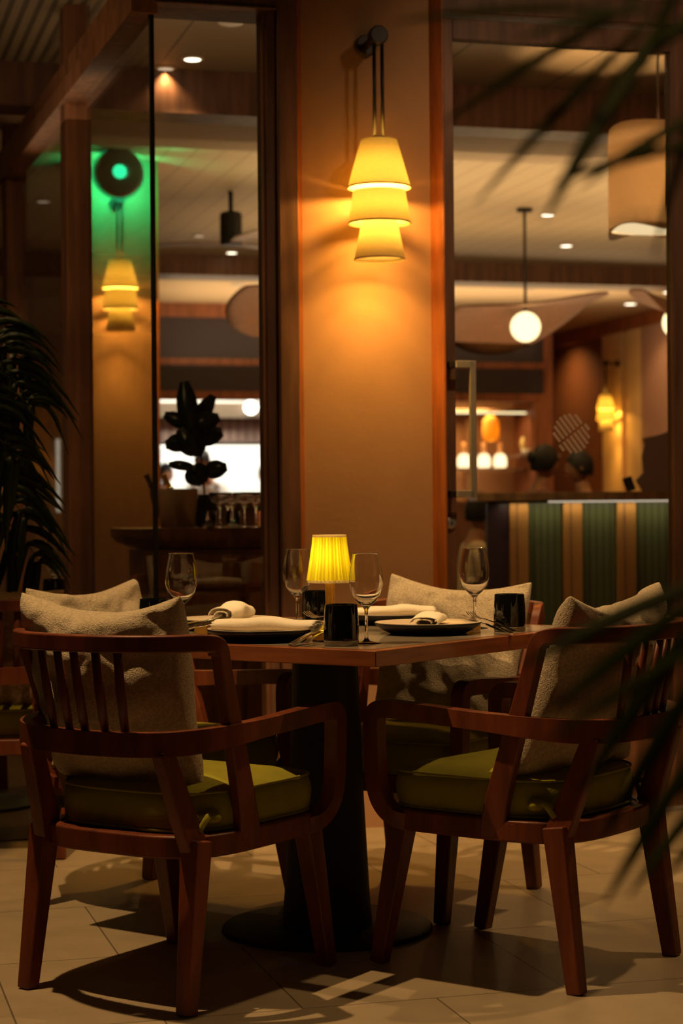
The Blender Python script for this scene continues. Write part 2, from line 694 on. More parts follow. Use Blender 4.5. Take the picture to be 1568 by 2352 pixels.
# ------------------------------------------------------------------ room shell
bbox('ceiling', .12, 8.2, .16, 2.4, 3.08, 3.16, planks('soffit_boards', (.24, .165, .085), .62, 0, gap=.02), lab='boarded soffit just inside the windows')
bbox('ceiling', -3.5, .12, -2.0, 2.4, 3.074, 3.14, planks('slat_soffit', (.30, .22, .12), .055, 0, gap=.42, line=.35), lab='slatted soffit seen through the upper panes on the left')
bbox('trim_11', -3.5, 8.2, 2.4, 2.62, 2.88, 3.2, FRD, lab='dark timber beam across the room')
bbox('trim_12', -3.5, 8.2, 2.62, 3.35, 2.95, 3.02, CRE, lab='pale lower cove step behind the beam')
bbox('trim_13', -3.5, 8.2, 3.35, 4.0, 3.03, 3.10, CRE, lab='pale upper cove step behind the beam')
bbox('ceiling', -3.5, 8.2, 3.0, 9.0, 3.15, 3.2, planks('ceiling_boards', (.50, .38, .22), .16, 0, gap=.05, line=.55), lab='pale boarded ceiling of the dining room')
bbox('trim_14', -3.5, 8.2, 9.0, 9.35, 2.985, 3.2, wood('beam_mid', (.26, .12, .055)), lab='brown timber beam farther back')
bbox('ceiling', -3.5, 8.2, 9.35, 16.2, 3.15, 3.2, CRE, lab='pale ceiling beyond the far beam')
bbox('wall_far', -4.0, 8.2, 15.8, 16.0, 0, 3.2, wood('far_wood', (.20, .085, .04)), lab='timber far wall')
bbox('wall_side', 7.5, 7.7, 3.0, 15.8, 0, 3.2, planks('slat_wall', (.33, .12, .04), .11, 1, gap=.18, line=.5), lab='slatted timber wall on the right side of the room')
bbox('trim_15', 7.40, 7.52, 3.0, 15.8, 2.98, 3.15, TRW, lab='timber cornice on the side wall')
for i, (b0, b1) in enumerate(((12.92, 13.43), (12.40, 12.78), (9.6, 10.3))):
    bbox('wall_column_%d' % (i + 1), 7.36, 7.5, b0, b1, 0, 2.98, mat('column_plaster', (.72, .50, .24), .8), lab='pale plaster column %s on the side wall' % ('behind the wall lamp', 'beside the wall lamp', 'nearest the door')[i])
bbox('wall_column_4', 7.34, 7.5, 10.3, 12.36, 0, 2.98, mat('pink_plaster', (.34, .19, .14), .85), lab='dusky pink wall panel behind the bar')

# kitchen and back bar block
KB = 12.5
RW = wood('kitchen_timber', (.36, .13, .06))
kb = bbox('wall_kitchen', -1.2, 6.3, KB, KB + .12, 3.01, 3.15, RW, lab='timber bulkhead over the kitchen pass')
bbox('dark_transom', -1.2, 6.3, KB + .02, KB + .10, 2.60, 3.01, DKP, kb)
bbox('rail', -1.2, 6.3, KB, KB + .12, 2.535, 2.60, RW, kb)
bbox('dark_transom', -1.2, 6.3, KB + .02, KB + .10, 2.275, 2.535, DKP, kb)
bbox('rail', -1.2, 6.3, KB, KB + .12, 2.19, 2.275, RW, kb)
bbox('front_panel', -1.2, 6.3, KB, KB + .12, 0, 1.16, FRD, kb)
for a in (-1.2, 1.55, 4.2, 4.75, 6.2):
    bbox('post', a, a + .10, KB, KB + .14, 1.16, 2.19, RW, kb)
bbox('wall_kitchen_back', 1.3, 4.4, 14.3, 14.4, 0, 3.0, mat('white_tiles', (.80, .80, .76), .4), lab='white tiled back wall of the kitchen')
bbox('wall_backbar', 4.4, 6.35, 13.4, 13.5, 0, 3.0, mat('backbar_panel', (.42, .21, .09), .5), lab='amber timber back wall of the bar niche')
bbox('wall_kitchen_end', 4.3, 4.4, 12.62, 14.3, 0, 3.0, RW, lab='timber wall between kitchen and bar niche')
bbox('wall_niche_end', 6.3, 6.4, 12.5, 15.8, 0, 3.15, RW, lab='timber end wall of the bar niche')
bbox('wall_panelled', -1.0, 1.55, 10.2, 10.3, 0, 3.15, planks('panel_wall', (.40, .24, .12), .42, 0, gap=.12, line=.45), lab='panelled wall seen through the left glass bays')
light('AREA', 'kitchen_light', B(2.9, 13.0, 3.05), 150, (1, .93, .82), 1.6, B(2.9, 13.9, 1.2), sy=.8)
light('AREA', 'kitchen_wall_fill', B(3.2, 13.86, 1.76), 20, (1, .95, .88), 1.5, B(3.2, 14.3, 1.1), sy=.06)  # fill added out of sight to brighten the kitchen's back wall
light('AREA', 'backbar_light', B(5.4, 12.9, 2.15), 12, WARM, 1.0, B(5.4, 13.4, 1.2), sy=.1)

# ------------------------------------------------------------------ chairs
def plan(t, hx, yf, yb, p=3.2):
    """Closed plan outline: straight front, rounded back (superellipse)."""
    c, s_ = cos(t), sin(t)
    e = 2 / (p if s_ < 0 else 7)
    x = hx * (abs(c) ** e) * (1 if c >= 0 else -1)
    y = (abs(s_) ** e) * (yf if s_ >= 0 else yb) * (1 if s_ >= 0 else -1)
    return x, y


def make_chair(label, group):
    t = empty('dining_armchair', (0, 0, 0), 0, label, 'chair', group)
    # seat frame: ring
    ring = []
    for k in range(64):
        x, y = plan(2 * pi * k / 64, .235, .235, .235, 3.6)
        ring.append((x, y, .345))
    MB().sweep(ring, .03, .050, closed=True).build('seat_frame', CHW, t, bevel=.006)
    MB().prism([(x * .96, y * .96) for x, y, z in ring], .350, .366).build('seat_board', FRD, t)
    # legs, splayed and tapered, chamfered
    for sx in (-1, 1):
        for (y0, y1, x1) in ((.205, .276, .224), (-.205, -.256, .225)):
            MB().sweep([(sx * .216, y0, .362), (sx * x1, y1, 0)], [.048, .035], [.056, .037], up=(0, 1, 0)).build('leg', CHW, t, bevel=.005)
    # arm rail: hoop from one front foot of the arm round the back to the other
    half = [(.215, .175, .336), (.240, .217, .352), (.258, .241, .388), (.266, .250, .44), (.269, .252, .52), (.270, .251, .578), (.271, .242, .597), (.272, .220, .604), (.272, .17, .603), (.272, .05, .596),
            (.272, -.09, .588), (.260, -.19, .581), (.218, -.262, .575), (.13, -.302, .571), (0, -.314, .57)]
    path = smooth_path(half, 5)
    full = path + [V((-p.x, p.y, p.z)) for p in path[::-1][1:]]
    # section: up direction differs on the front post, so sweep by hand with a fixed outward side
    m = MB()
    vs, fs = [], []
    n = len(full)
    for i, p in enumerate(full):
        tg = (full[min(i + 1, n - 1)] - full[max(i - 1, 0)]).normalized()
        out = V((p.x * 1.0, min(p.y, 0) * 1.3 + (0 if p.y < 0 else 0), 0))
        if out.length < .01:
            out = V((0, -1, 0))
        out = (out - tg * out.dot(tg)).normalized()
        nn = tg.cross(out).normalized()
        if i > n / 2 and False:
            nn = -nn
        back = max(0, min(1, (-p.y - .05) / .2))
        wd = lerp(.036, .028, back)
        hh = lerp(.040, .052, back)
        for a_, b_ in ((-1, -1), (1, -1), (1, 1), (-1, 1)):
            vs.append(p + out * a_ * wd / 2 + nn * b_ * hh / 2)
    for i in range(n - 1):
        for k in range(4):
            fs.append((i * 4 + k, i * 4 + (k + 1) % 4, i * 4 + 4 + (k + 1) % 4, i * 4 + 4 + k))
    fs.append((3, 2, 1, 0))
    fs.append(tuple((n - 1) * 4 + k for k in range(4)))
    m.add(vs, fs)
    m.build('arm_rail', CHW, t, bevel=.006)
    # back frame: two raked posts and curved top rail in one bent piece
    bh = [(.236, -.050, .325), (.243, -.066, .40), (.252, -.100, .50), (.262, -.143, .62), (.272, -.184, .735), (.274, -.194, .766), (.270, -.208, .781), (.254, -.238, .786),
          (.220, -.280, .786), (.160, -.322, .786), (.085, -.346, .786), (0, -.354, .786)]
    bp = smooth_path(bh, 5)
    bp = bp + [V((-p.x, p.y, p.z)) for p in bp[::-1][1:]]
    n = len(bp)
    vs, fs = [], []
    for i, p in enumerate(bp):
        tg = (bp[min(i + 1, n - 1)] - bp[max(i - 1, 0)]).normalized()
        k = max(0.0, min(1.0, (abs(p.x) - .20) / .07))
        out = V((p.x * k * 4, -.25 * (1 - k), 0))
        out = (out - tg * out.dot(tg)).normalized()
        nn = tg.cross(out).normalized()
        low = max(0, min(1, (.72 - p.z) / .35))
        for a_, b_ in ((-1, -1), (1, -1), (1, 1), (-1, 1)):
            vs.append(p + out * a_ * .028 / 2 + nn * b_ * lerp(.037, .058, low) / 2)
    for i in range(n - 1):
        for k in range(4):
            fs.append((i * 4 + k, i * 4 + (k + 1) % 4, i * 4 + 4 + (k + 1) % 4, i * 4 + 4 + k))
    fs.append((3, 2, 1, 0))
    fs.append(tuple((n - 1) * 4 + k for k in range(4)))
    MB().add(vs, fs).build('back_frame', CHW, t, bevel=.006)
    # spindles
    for k in range(5):
        x = (k - 2) * .054
        m = MB().sweep([(x, -.350 + abs(x) * .16, .775), (x * .96, -.332 + abs(x) * .14, .68), (x * .92, -.308 + abs(x) * .12, .575)], [.020, .023, .018], [.016, .018, .015], rnd=True, n=10)
        m.build('spindle', CHW, t, smooth=True)
    # rear supports from seat corners up to the arm rail
    for sx in (-1, 1):
        MB().sweep([(sx * .208, -.205, .345), (sx * .198, -.232, .42), (sx * .186, -.282, .56)], [.034, .034, .032], [.062, .056, .046], up=(0, 1, .3)).build('back_support', CHW, t, bevel=.006)
    # seat cushion
    m = MB()
    rows = []
    N = 64
    prof = [(.90, .368), (.98, .371), (1.005, .386), (1.018, .415), (1.012, .436), (.99, .450), (.95, .459), (.8, .470), (.55, .479), (.25, .484)]
    vs = []
    for sc, z in prof:
        for k in range(N):
            x, y = plan(2 * pi * k / N, .232, .245, .215, 3.2)
            wob = .0025 * sin(5 * k / N * 2 * pi + z * 90)
            vs.append((x * sc, y * sc + .005, z + (wob if sc > .6 else 0)))
    vs += [(0, 0, .485), (0, 0, .368)]
    fs = []
    for r_ in range(len(prof) - 1):
        for k in range(N):
            k2 = (k + 1) % N
            fs.append((r_ * N + k, r_ * N + k2, (r_ + 1) * N + k2, (r_ + 1) * N + k))
    for k in range(N):
        k2 = (k + 1) % N
        fs.append(((len(prof) - 1) * N + k, (len(prof) - 1) * N + k2, len(vs) - 2))
        fs.append((k2, k, len(vs) - 1))
    cu = m.add(vs, fs).build('seat_cushion', GRN, t, smooth=True)
    for zz, nm in ((.455, 'piping'), (.374, 'piping')):
        pr = []
        for k in range(96):
            x, y = plan(2 * pi * k / 96, .232, .245, .215, 3.2)
            pr.append((x * .992, y * .992 + .005, zz))
        MB().sweep(pr, .007, .007, closed=True, rnd=True, n=6).build(nm, GRN, cu, smooth=True)
    for sx in (-1, 1):
        tm = MB()
        c = V((sx * .215, -.150, .405))
        tm.ball(c, (.024, .020, .014), 12, 8)
        tm.sweep(smooth_path([c, c + V((sx * .012, -.03, .004)), c + V((sx * .006, -.052, -.024))], 4), .013, .004, up=(sx, 0, .4))
        tm.sweep(smooth_path([c, c + V((-sx * .016, -.028, .0)), c + V((-sx * .024, -.045, -.03))], 4), .013, .004, up=(sx, 0, .4))
        tm.build('tie', GRN, cu, smooth=True)
    return t


GC = 'armchairs around the dining table'
chair_near_left = make_chair('wooden armchair seen from behind at the near left side of the dining table', GC)
chairs = []


def yaw(fx, fy):
    return atan2(fy, fx) - pi / 2


def put(o, x, y, deg):
    o.location = (x, y, 0)
    o.rotation_euler = (0, 0, radians(deg) - pi / 2)
    return o


put(chair_near_left, -.382, 4.359, 56.5)
chair_nr = put(copy_at(chair_near_left, (0, 0, 0), 0, 'wooden armchair seen from behind on the right of the table, partly veiled by palm leaves'), .436, 4.505, 143.1)
chair_fl = put(copy_at(chair_near_left, (0, 0, 0), 0, 'wooden armchair on the far left of the table, mostly hidden by the one before it'), -.49, 5.20, -36)
chair_fr = put(copy_at(chair_near_left, (0, 0, 0), 0, 'wooden armchair facing the camera across the table, in front of the pillar'), .205, 5.25, 238)
chair_b1 = put(copy_at(chair_near_left, (0, 0, 0), 0, 'dim wooden armchair at the second table, at the left edge of the photo', 'armchairs at the second table'), -1.12, 6.10, 95)
chair_b2 = put(copy_at(chair_near_left, (0, 0, 0), 0, 'dim wooden armchair behind the second table, under the palm', 'armchairs at the second table'), -1.62, 7.55, -70)


def make_pillow(label, W=.45, Hh=.45, sag=.05, seed=0, material=None, thick=.075):
    n = 72
    vs = []
    idx = {}
    for side in (1, -1):
        for j in range(n + 1):
            for i in range(n + 1):
                if side == -1 and (i in (0, n) or j in (0, n)):
                    idx[(side, i, j)] = idx[(1, i, j)]
                    continue
                u, v = i / n * 2 - 1, j / n * 2 - 1
                eu, ev = (1 - u * u), (1 - v * v)
                cr = 1 - .045 * (abs(u * v) ** 6)
                x = u * W / 2 * (1 - .065 * ev * abs(u) ** 2) * cr
                z = v * Hh / 2 * (1 - (.13 + (sag if v > 0 else -.06)) * eu * abs(v) ** 1.5) * cr
                th = thick * (max(eu, 0) ** .34) * (max(ev, 0) ** .34) * (.85 + .15 * cos(u * 2))
                d = noise.fractal(V((u * 1.7 + seed * 3.1, v * 1.7, side * 2.0)), 1.0, 2.0, 3) * .014
                edge = min(1, 6 * min(eu, ev))
                th += d * edge
                # soft wrinkles running in from the corners
                th += .006 * edge * sin(9 * (u * v) + seed + 3 * noise.noise(V((u * 3, v * 3, seed))))
                bend = -.018 * (1 - u * u)
                fz = noise.noise(V((x * 160, side * 40 + seed, z * 160))) * .0007
                y = side * (th + fz) + bend + (.012 * u * v)
                idx[(side, i, j)] = len(vs)
                vs.append((x + fz * (1 if abs(u) > .9 else 0), y, z + fz * (1 if abs(v) > .9 else 0)))
    fs = []
    for side in (1, -1):
        for j in range(n):
            for i in range(n):
                q = [idx[(side, i, j)], idx[(side, i + 1, j)], idx[(side, i + 1, j + 1)], idx[(side, i, j + 1)]]
                fs.append(q if side == 1 else q[::-1])
    o = MB().add(vs, fs).build('scatter_pillow', material or BOU, None, smooth=True)
    md = o.modifiers.new('sub', 'SUBSURF')
    md.levels = md.render_levels = 1
    tag(o, label, 'pillow', 'boucle pillows on the armchairs')
    return o


def seat_pillow(o, chair, x=0.0, y=-.145, z=.672, lean=14, roll=0, twist=0):
    Mx = chair.matrix_basis if chair.matrix_basis else chair.matrix_world
    Mc = M4.Translation(chair.location) @ M4.Rotation(chair.rotation_euler[2], 4, 'Z')
    Mw = Mc @ M4.Translation((x, y, z)) @ M4.Rotation(radians(twist), 4, 'Z') @ M4.Rotation(radians(lean), 4, 'X') @ M4.Rotation(radians(roll), 4, 'Y')
    o.matrix_world = Mw
    return o


seat_pillow(make_pillow('cream boucle pillow in the near left armchair, its back toward the camera', .46, .46, .10, 1), chair_near_left, -.052, -.155, .672, 14, 1.0)
seat_pillow(make_pillow('cream boucle pillow in the near right armchair, behind the blurred palm leaves', .48, .46, .12, 2), chair_nr, .012, -.168, .672, 18, -1)
seat_pillow(make_pillow('cream boucle pillow on the far left armchair, only its top edge showing', .48, .45, .06, 3), chair_fl, .04, -.20, .662, 15, 2)
seat_pillow(make_pillow('brightly lit cream boucle pillow facing the camera across the table', .46, .46, .07, 4), chair_fr, -.03, -.13, .660, 14, -2)
BOD = mat('shaded_brown_boucle', (.34, .22, .13), .95, noise_amt=.3, nscale=(80, 80, 80), bump=1.0, bscale=(150, 150, 150))  # darker brown boucle; the pillow's shade is put into the colour
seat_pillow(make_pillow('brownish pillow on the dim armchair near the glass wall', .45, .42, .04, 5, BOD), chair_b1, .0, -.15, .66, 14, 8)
seat_pillow(make_pillow('pale pillow beside the palm at the left edge of the photo', .45, .45, .04, 6), chair_b2, .0, -.15, .68, 14, 0)

# ------------------------------------------------------------------ dining table
TA = radians(99.5)
TC = V((-.045, 4.855, 0))
tbl = empty('dining_table', TC, TA - radians(225), 'square dining table with a stone top framed in wood on a black pedestal', 'table')
hs = .5
MB().box((0, 0, .7475), (2 * hs - .07, 2 * hs - .07, .018)).build('stone_inlay', STN, tbl)
m = MB()
for k in range(4):
    Rm = M4.Rotation(k * pi / 2, 4, 'Z')
    o_, i_ = hs, hs - .035
    m.add([(-o_, -o_, .72), (o_, -o_, .72), (i_, -i_, .72), (-i_, -i_, .72), (-o_, -o_, .756), (o_, -o_, .756), (i_, -i_, .756), (-i_, -i_, .756)],
          [(0, 3, 2, 1), (4, 5, 6, 7), (0, 1, 5, 4), (2, 3, 7, 6), (1, 2, 6, 5), (3, 0, 4, 7)], Rm)
m.build('wood_edge', TBW, tbl, bevel=.002)
MB().box((0, 0, .729), (2 * hs - .05, 2 * hs - .05, .018)).build('under_panel', PED, tbl)
MB().lathe([(0, .72), (.082, .72), (.086, .60), (.095, .35), (.108, .10), (.115, .012), (0, .012)], 48).build('pedestal', PED, tbl, smooth=True, bevel=.003)
MB().lathe([(0, .0), (.268, .0), (.268, .008), (.262, .012), (0, .014)], 72).build('base_disc', PED, tbl, smooth=True, bevel=.002)
ZT0 = .7565


# wine glass
def glass_profile():
    outer = [(0, 0), (.0335, 0), (.034, .0012), (.020, .0035), (.008, .0065), (.0042, .012), (.0036, .03), (.0036, .065), (.0046, .078), (.010, .086),
             (.022, .097), (.032, .112), (.0378, .130), (.0392, .146), (.0375, .168), (.0335, .190), (.0304, .2045), (.0299, .2072), (.0298, .2076)]
    inner = [(.0294, .2080), (.0291, .2076), (.0290, .2072), (.0295, .2045), (.0327, .190), (.0367, .168), (.0384, .146), (.0370, .130), (.0311, .1128), (.0210, .0985), (.008, .0905), (0, .0895)]
    return outer + inner


wg = MB().lathe(glass_profile(), 48).build('wine_glass', GLS, None, smooth=True)
tag(wg, 'x', 'wine glass', 'wine glasses on the dining table')


def put_glass(x, y, label, z=ZT0, first=False, group=None):
    o = wg if first else wg.copy()
    if not first:
        COL.objects.link(o)
    o.location = (x, y, z)
    o['label'] = label
    if group:
        o['group'] = group
    return o


put_glass(.055, 4.395, 'nearest wine glass, beside the lit lamp, catching the yellow shade', first=True)
put_glass(.342, 4.93, 'wine glass beside the black tumbler on the right of the table')
put_glass(-.117, 4.97, 'wine glass to the left of the lamp shade, partly behind it')
put_glass(-.388, 4.60, 'leftmost wine glass on the table, rising behind the pillow')
put_glass(-1.03, 6.88, 'wine glass on the dim second table by the palm', .745, group='wine glass on the second table')


# black tumblers
def make_tumbler():
    t = empty('tumbler', (0, 0, 0), 0, 'x', 'tumbler', 'black tumblers on the dining table')
    MB().lathe([(0, .013), (.0395, .013), (.0402, .03), (.0396, .06), (.0372, .094), (.0352, .094), (.0372, .06), (.0375, .02), (0, .019)], 48).build('black_body', BGL, t, smooth=True, bevel=.0012)
    MB().lathe([(0, .0), (.038, .0), (.0398, .003), (.0400, .0125), (0, .0125)], 48).build('clear_base', mat('base_glass', (.22, .19, .15), .05, coat=.5, ior=1.5, metal=.3), t, smooth=True, bevel=.001)
    return t


tm = make_tumbler()
tm.location = (-.003, 4.335, ZT0)
tm['label'] = 'nearest black tumbler, in front of the lamp stem'
for x, y, l, g, z in ((.420, 4.795, 'black tumbler near the right corner of the table', None, ZT0), (-.068, 5.10, 'black tumbler behind the fork and left of the lamp stem', None, ZT0),
                      (-.462, 4.70, 'black tumbler half hidden behind the pillow on the left', None, ZT0), (-.99, 6.55, 'black tumbler on the dim second table by the palm', 'black tumbler on the second table', .745)):
    copy_at(tm, (x, y, z), 0, l, g)


# plates
def make_plate():
    t = empty('dinner_plate', (0, 0, 0), 0, 'x', 'plate', 'place setting plates')
    MB().lathe([(0, .002), (.092, 0), (.097, .003), (.112, .010), (.128, .021), (.1335, .0275), (.1315, .0285), (0, .0278)][:6] + [(.1325, .0282), (.120, .0215), (0, .013)], 72).build('black_outside', PLB, t, smooth=True)
    MB().lathe([(0, .0160), (.098, .0164), (.118, .0232), (.1310, .0297), (.1318, .0290), (.118, .0218), (0, .0140)], 72).build('pale_inside', PLW, t, smooth=True)
    return t


P1 = make_plate()
plates = [(-.19, 4.535, 'plate with a napkin laid across it, on the near left side'), (.212, 4.735, 'plate with a napkin seen end on, on the near right side'),
          (-.30, 4.985, 'plate under the curled napkin on the far left side'), (.135, 5.165, 'plate under the long napkin, in front of the bright pillow')]
for i, (x, y, l) in enumerate(plates):
    if i == 0:
        P1.location = (x, y, ZT0)
        P1['label'] = l
    else:
        copy_at(P1, (x, y, ZT0), 0, l)


def make_napkin(x, y, deg, label, L=.25, wd=.072, ht=.034, seed=0, z=None, curl=0.0):
    path = []
    turns = 1.55
    for k in range(70):
        a = k / 69 * turns * 2 * pi
        r = lerp(1.0, .38, k / 69)
        c, s_ = cos(a), sin(a)
        path.append((wd / 2 * r * (abs(c) ** .8) * (1 if c > 0 else -1), ht / 2 * r * (abs(s_) ** .9) * (1 if s_ > 0 else -1)))
    nL = 26
    vs, fs = [], []
    for j in range(nL + 1):
        v = j / nL * 2 - 1
        lift = 1 + .22 * math.exp(-((v - .05 - seed * .1) / .35) ** 2) - .10 * abs(v) ** 3
        for i, (px, pz) in enumerate(path):
            f = noise.noise(V((v * 2.2 + seed, px * 25, pz * 25))) * .0022
            vs.append((v * L / 2 * (1 - .01 * (i % 5)), px + f, ht / 2 + pz * lift + (lift - 1) * ht * .4 + f + curl * v * v))
    q = len(path)
    for j in range(nL):
        for i in range(q - 1):
            fs.append((j * q + i, j * q + i + 1, (j + 1) * q + i + 1, (j + 1) * q + i))
    o = MB().add(vs, fs).build('napkin', NAP, None, smooth=True)
    md = o.modifiers.new('thick', 'SOLIDIFY')
    md.thickness = .0025
    md.offset = -1
    o.location = (x, y, (ZT0 + .0165) if z is None else z)
    o.rotation_euler = (0, 0, radians(deg))
    tag(o, label, 'napkin', 'rolled napkins on the plates')
    return o


make_napkin(-.182, 4.53, -18, 'long white napkin across the near left plate', L=.262, ht=.036, wd=.075)
make_napkin(.218, 4.735, 80, 'short white napkin roll seen end on, on the near right plate', L=.20, wd=.078, ht=.034, seed=1)
make_napkin(-.285, 4.985, 72, 'curled white napkin showing its hollow end, on the far left plate', L=.17, wd=.075, ht=.05, seed=2)
make_napkin(.135, 5.165, 8, 'white napkin on the far plate, in front of the bright pillow', L=.235, ht=.032, seed=3)


# cutlery
def make_fork():
    m = MB()
    m.sweep(smooth_path([(0, -.10, .0), (0, -.04, .004), (0, .04, .003), (0, .062, .0)], 5), [.011, .0125, .012, .0105, .009, .0075, .0062, .0055, .005, .005, .005, .005, .0055, .006, .0075, .010][:16], .0028)
    m.sweep([(0, .060, 0), (0, .075, -.003), (0, .088, -.004)], [.012, .023, .024], .002)
    for k in range(4):
        x = (k - 1.5) * .0066
        m.sweep([(x, .087, -.004), (x, .108, -.002), (x * .95, .128, .005)], [.0036, .003, .0018], .0018)
    return m.build('fork', STE, None, bevel=.0006)


def make_knife():
    m = MB()
    m.sweep([(0, -.115, .0), (0, -.112, 0), (0, -.05, .001), (0, .0, .001), (0, .01, .001)], [.010, .013, .012, .009, .008], [.005, .006, .006, .005, .004])
    m.sweep([(0, .008, .001), (.001, .03, .001), (.002, .09, .001), (.001, .115, .001), (-.004, .124, .001)], [.011, .018, .019, .014, .003], .0016)
    return m.build('table_knife', STE, None, bevel=.0006)


fk, kn = make_fork(), make_knife()
tag(fk, 'x', 'fork', 'forks on the dining table')
tag(kn, 'x', 'knife', 'knives on the dining table')
rest0 = MB().box((0, 0, .012), (.07, .016, .024)).build('cutlery_rest', BRS, None, bevel=.003)
tag(rest0, 'x', 'cutlery rest', 'cutlery rests on the dining table')
used = {'f': 0, 'k': 0, 'r': 0}


def put_cut(o, key, hx, hy, tx, ty, dz, label, roll=0, face=0):
    """Handle end at (hx,hy) on the table, head end toward (tx,ty) raised by dz."""
    d = V((tx - hx, ty - hy, 0))
    dn = d.normalized()
    L = .23
    q = o if used[key] == 0 else o.copy()
    if used[key]:
        COL.objects.link(q)
    used[key] = 1
    pitch = math.asin(min(.9, dz / L))
    c = V((hx, hy, ZT0 + .004)) + dn * .115 * cos(pitch) + V((0, 0, .115 * sin(pitch)))
    q.matrix_world = M4.Translation(c) @ M4.Rotation(atan2(dn.y, dn.x) - pi / 2, 4, 'Z') @ M4.Rotation(pitch, 4, 'X') @ M4.Rotation(radians(roll), 4, 'Y')
    q['label'] = label
    return q


def put_rest(x, y, deg, label):
    q = rest0 if used['r'] == 0 else rest0.copy()
    if used['r']:
        COL.objects.link(q)
    used['r'] = 1
    q.location = (x, y, ZT0)
    q.rotation_euler = (0, 0, radians(deg))
    q['label'] = label


put_cut(kn, 'k', .410, 4.620, .262, 4.930, .034, 'table knife to the right of the near right plate')
put_cut(fk, 'f', .428, 4.650, .280, 4.955, .036, 'fork lying beside the knife on the right of the table')
put_rest(.318, 4.850, 26, 'small brass cutlery rest under the knife and fork beside the near right plate')
put_cut(kn, 'k', -.118, 4.305, -.035, 4.52, .032, 'table knife just left of the nearest black tumbler')
put_cut(fk, 'f', -.092, 4.300, -.005, 4.51, .032, 'fork just left of the nearest black tumbler')
put_rest(-.037, 4.475, -20, 'small brass cutlery rest behind the nearest black tumbler')
put_cut(fk, 'f', .05, 5.05, -.085, 4.87, .040, 'fork with raised tines in front of the black tumbler left of the lamp', roll=10)
put_rest(-.06, 4.895, 38, 'small brass cutlery rest under the raised fork left of the lamp')
put_cut(kn, 'k', -.455, 4.655, -.30, 4.80, .034, 'dark looking knife at the left end of the table, beyond the pillow', roll=25)
put_cut(fk, 'f', -.485, 4.700, -.33, 4.85, .034, 'dark looking fork at the left end of the table, beyond the pillow')
put_rest(-.345, 4.79, -45, 'small brass cutlery rest at the left end of the table')


# table lamp
lp = empty('table_lamp', (-.031, 4.80, ZT0), 0, 'small lit table lamp with a pleated yellow shade and brass stem', 'lamp')
MB().lathe([(0, 0), (.060, 0), (.062, .004), (.058, .010), (.016, .013), (.0112, .020), (.0112, .08), (.0128, .150), (0, .150)], 40).build('stem', BRS, lp, smooth=True, bevel=.001)
vs, fs = [], []
NP, seg = 32, 32 * 8
for j, (r, z) in enumerate(((.0545, .131), (.0515, .150), (.046, .185), (.0415, .225), (.0405, .243))):
    for k in range(seg):
        a = 2 * pi * k / seg
        pl_ = (abs(((k / 8) % 1) * 2 - 1) - .5) * .0062 * (1.15 if j < 3 else .8) * (1 + .35 * sin(k * .037 * 7))
        pl_ += .0005 * sin(k * 1.7)
        vs.append(((r + pl_) * cos(a), (r + pl_) * sin(a), z))
for j in range(4):
    for k in range(seg):
        k2 = (k + 1) % seg
        fs.append((j * seg + k, j * seg + k2, (j + 1) * seg + k2, (j + 1) * seg + k))
YP = shade_mat('yellow_pleats', (.90, .80, .035), .62)
_nt = YP.node_tree
_sp = _nt.nodes.new('ShaderNodeSeparateXYZ')
_at = _nt.nodes.new('ShaderNodeMath')
_at.operation = 'ARCTAN2'
_mu = _nt.nodes.new('ShaderNodeMath')
_mu.operation = 'MULTIPLY'
_mu.inputs[1].default_value = 32
_si = _nt.nodes.new('ShaderNodeMath')
_si.operation = 'SINE'
_mr = _nt.nodes.new('ShaderNodeMapRange')
_mr.inputs[1].default_value = -.6
_mr.inputs[2].default_value = .7
_cm = [n_ for n_ in _nt.nodes if n_.type == 'MIX_RGB'][0]
_tc = [n_ for n_ in _nt.nodes if n_.type == 'TEX_COORD'][0]
_nt.links.new(_tc.outputs['Object'], _sp.inputs[0])
_nt.links.new(_sp.outputs[1], _at.inputs[0])
_nt.links.new(_sp.outputs[0], _at.inputs[1])
_nt.links.new(_at.outputs[0], _mu.inputs[0])
_nt.links.new(_mu.outputs[0], _si.inputs[0])
_nt.links.new(_si.outputs[0], _mr.inputs[0])
_nt.links.new(_mr.outputs[0], _cm.inputs[0])
_cm.inputs[1].default_value = (.55, .44, .012, 1)      # shade of the doubled pleats, put into the colour as darker stripes
sh = MB().add(vs, fs).build('lamp_shade', YP, lp)
for r0, r1, z0, z1, nm in ((.0565, .0555, .126, .1335, 'shade_trim'), (.0428, .0425, .2405, .2465, 'shade_trim')):
    MB().lathe([(r0, z0), (r1, z1), (r1 - .0025, z1), (r0 - .0025, z0), (r0, z0)], 64).build(nm, shade_mat('cream_binding', (.85, .72, .36), .4), sh, smooth=True)
MB().ball((0, 0, .190), (.012, .012, .018), 16, 10).build('bulb', emis('bulb_glow', (1, .72, .30), 6), lp, smooth=True)
lb = light('POINT', 'lamp_light', (-.031, 4.80, ZT0 + .190), .62, (1, .74, .28), .022)


# ------------------------------------------------------------------ wall sconces
SHF = shade_mat('sconce_fabric', (.97, .90, .58), .70)


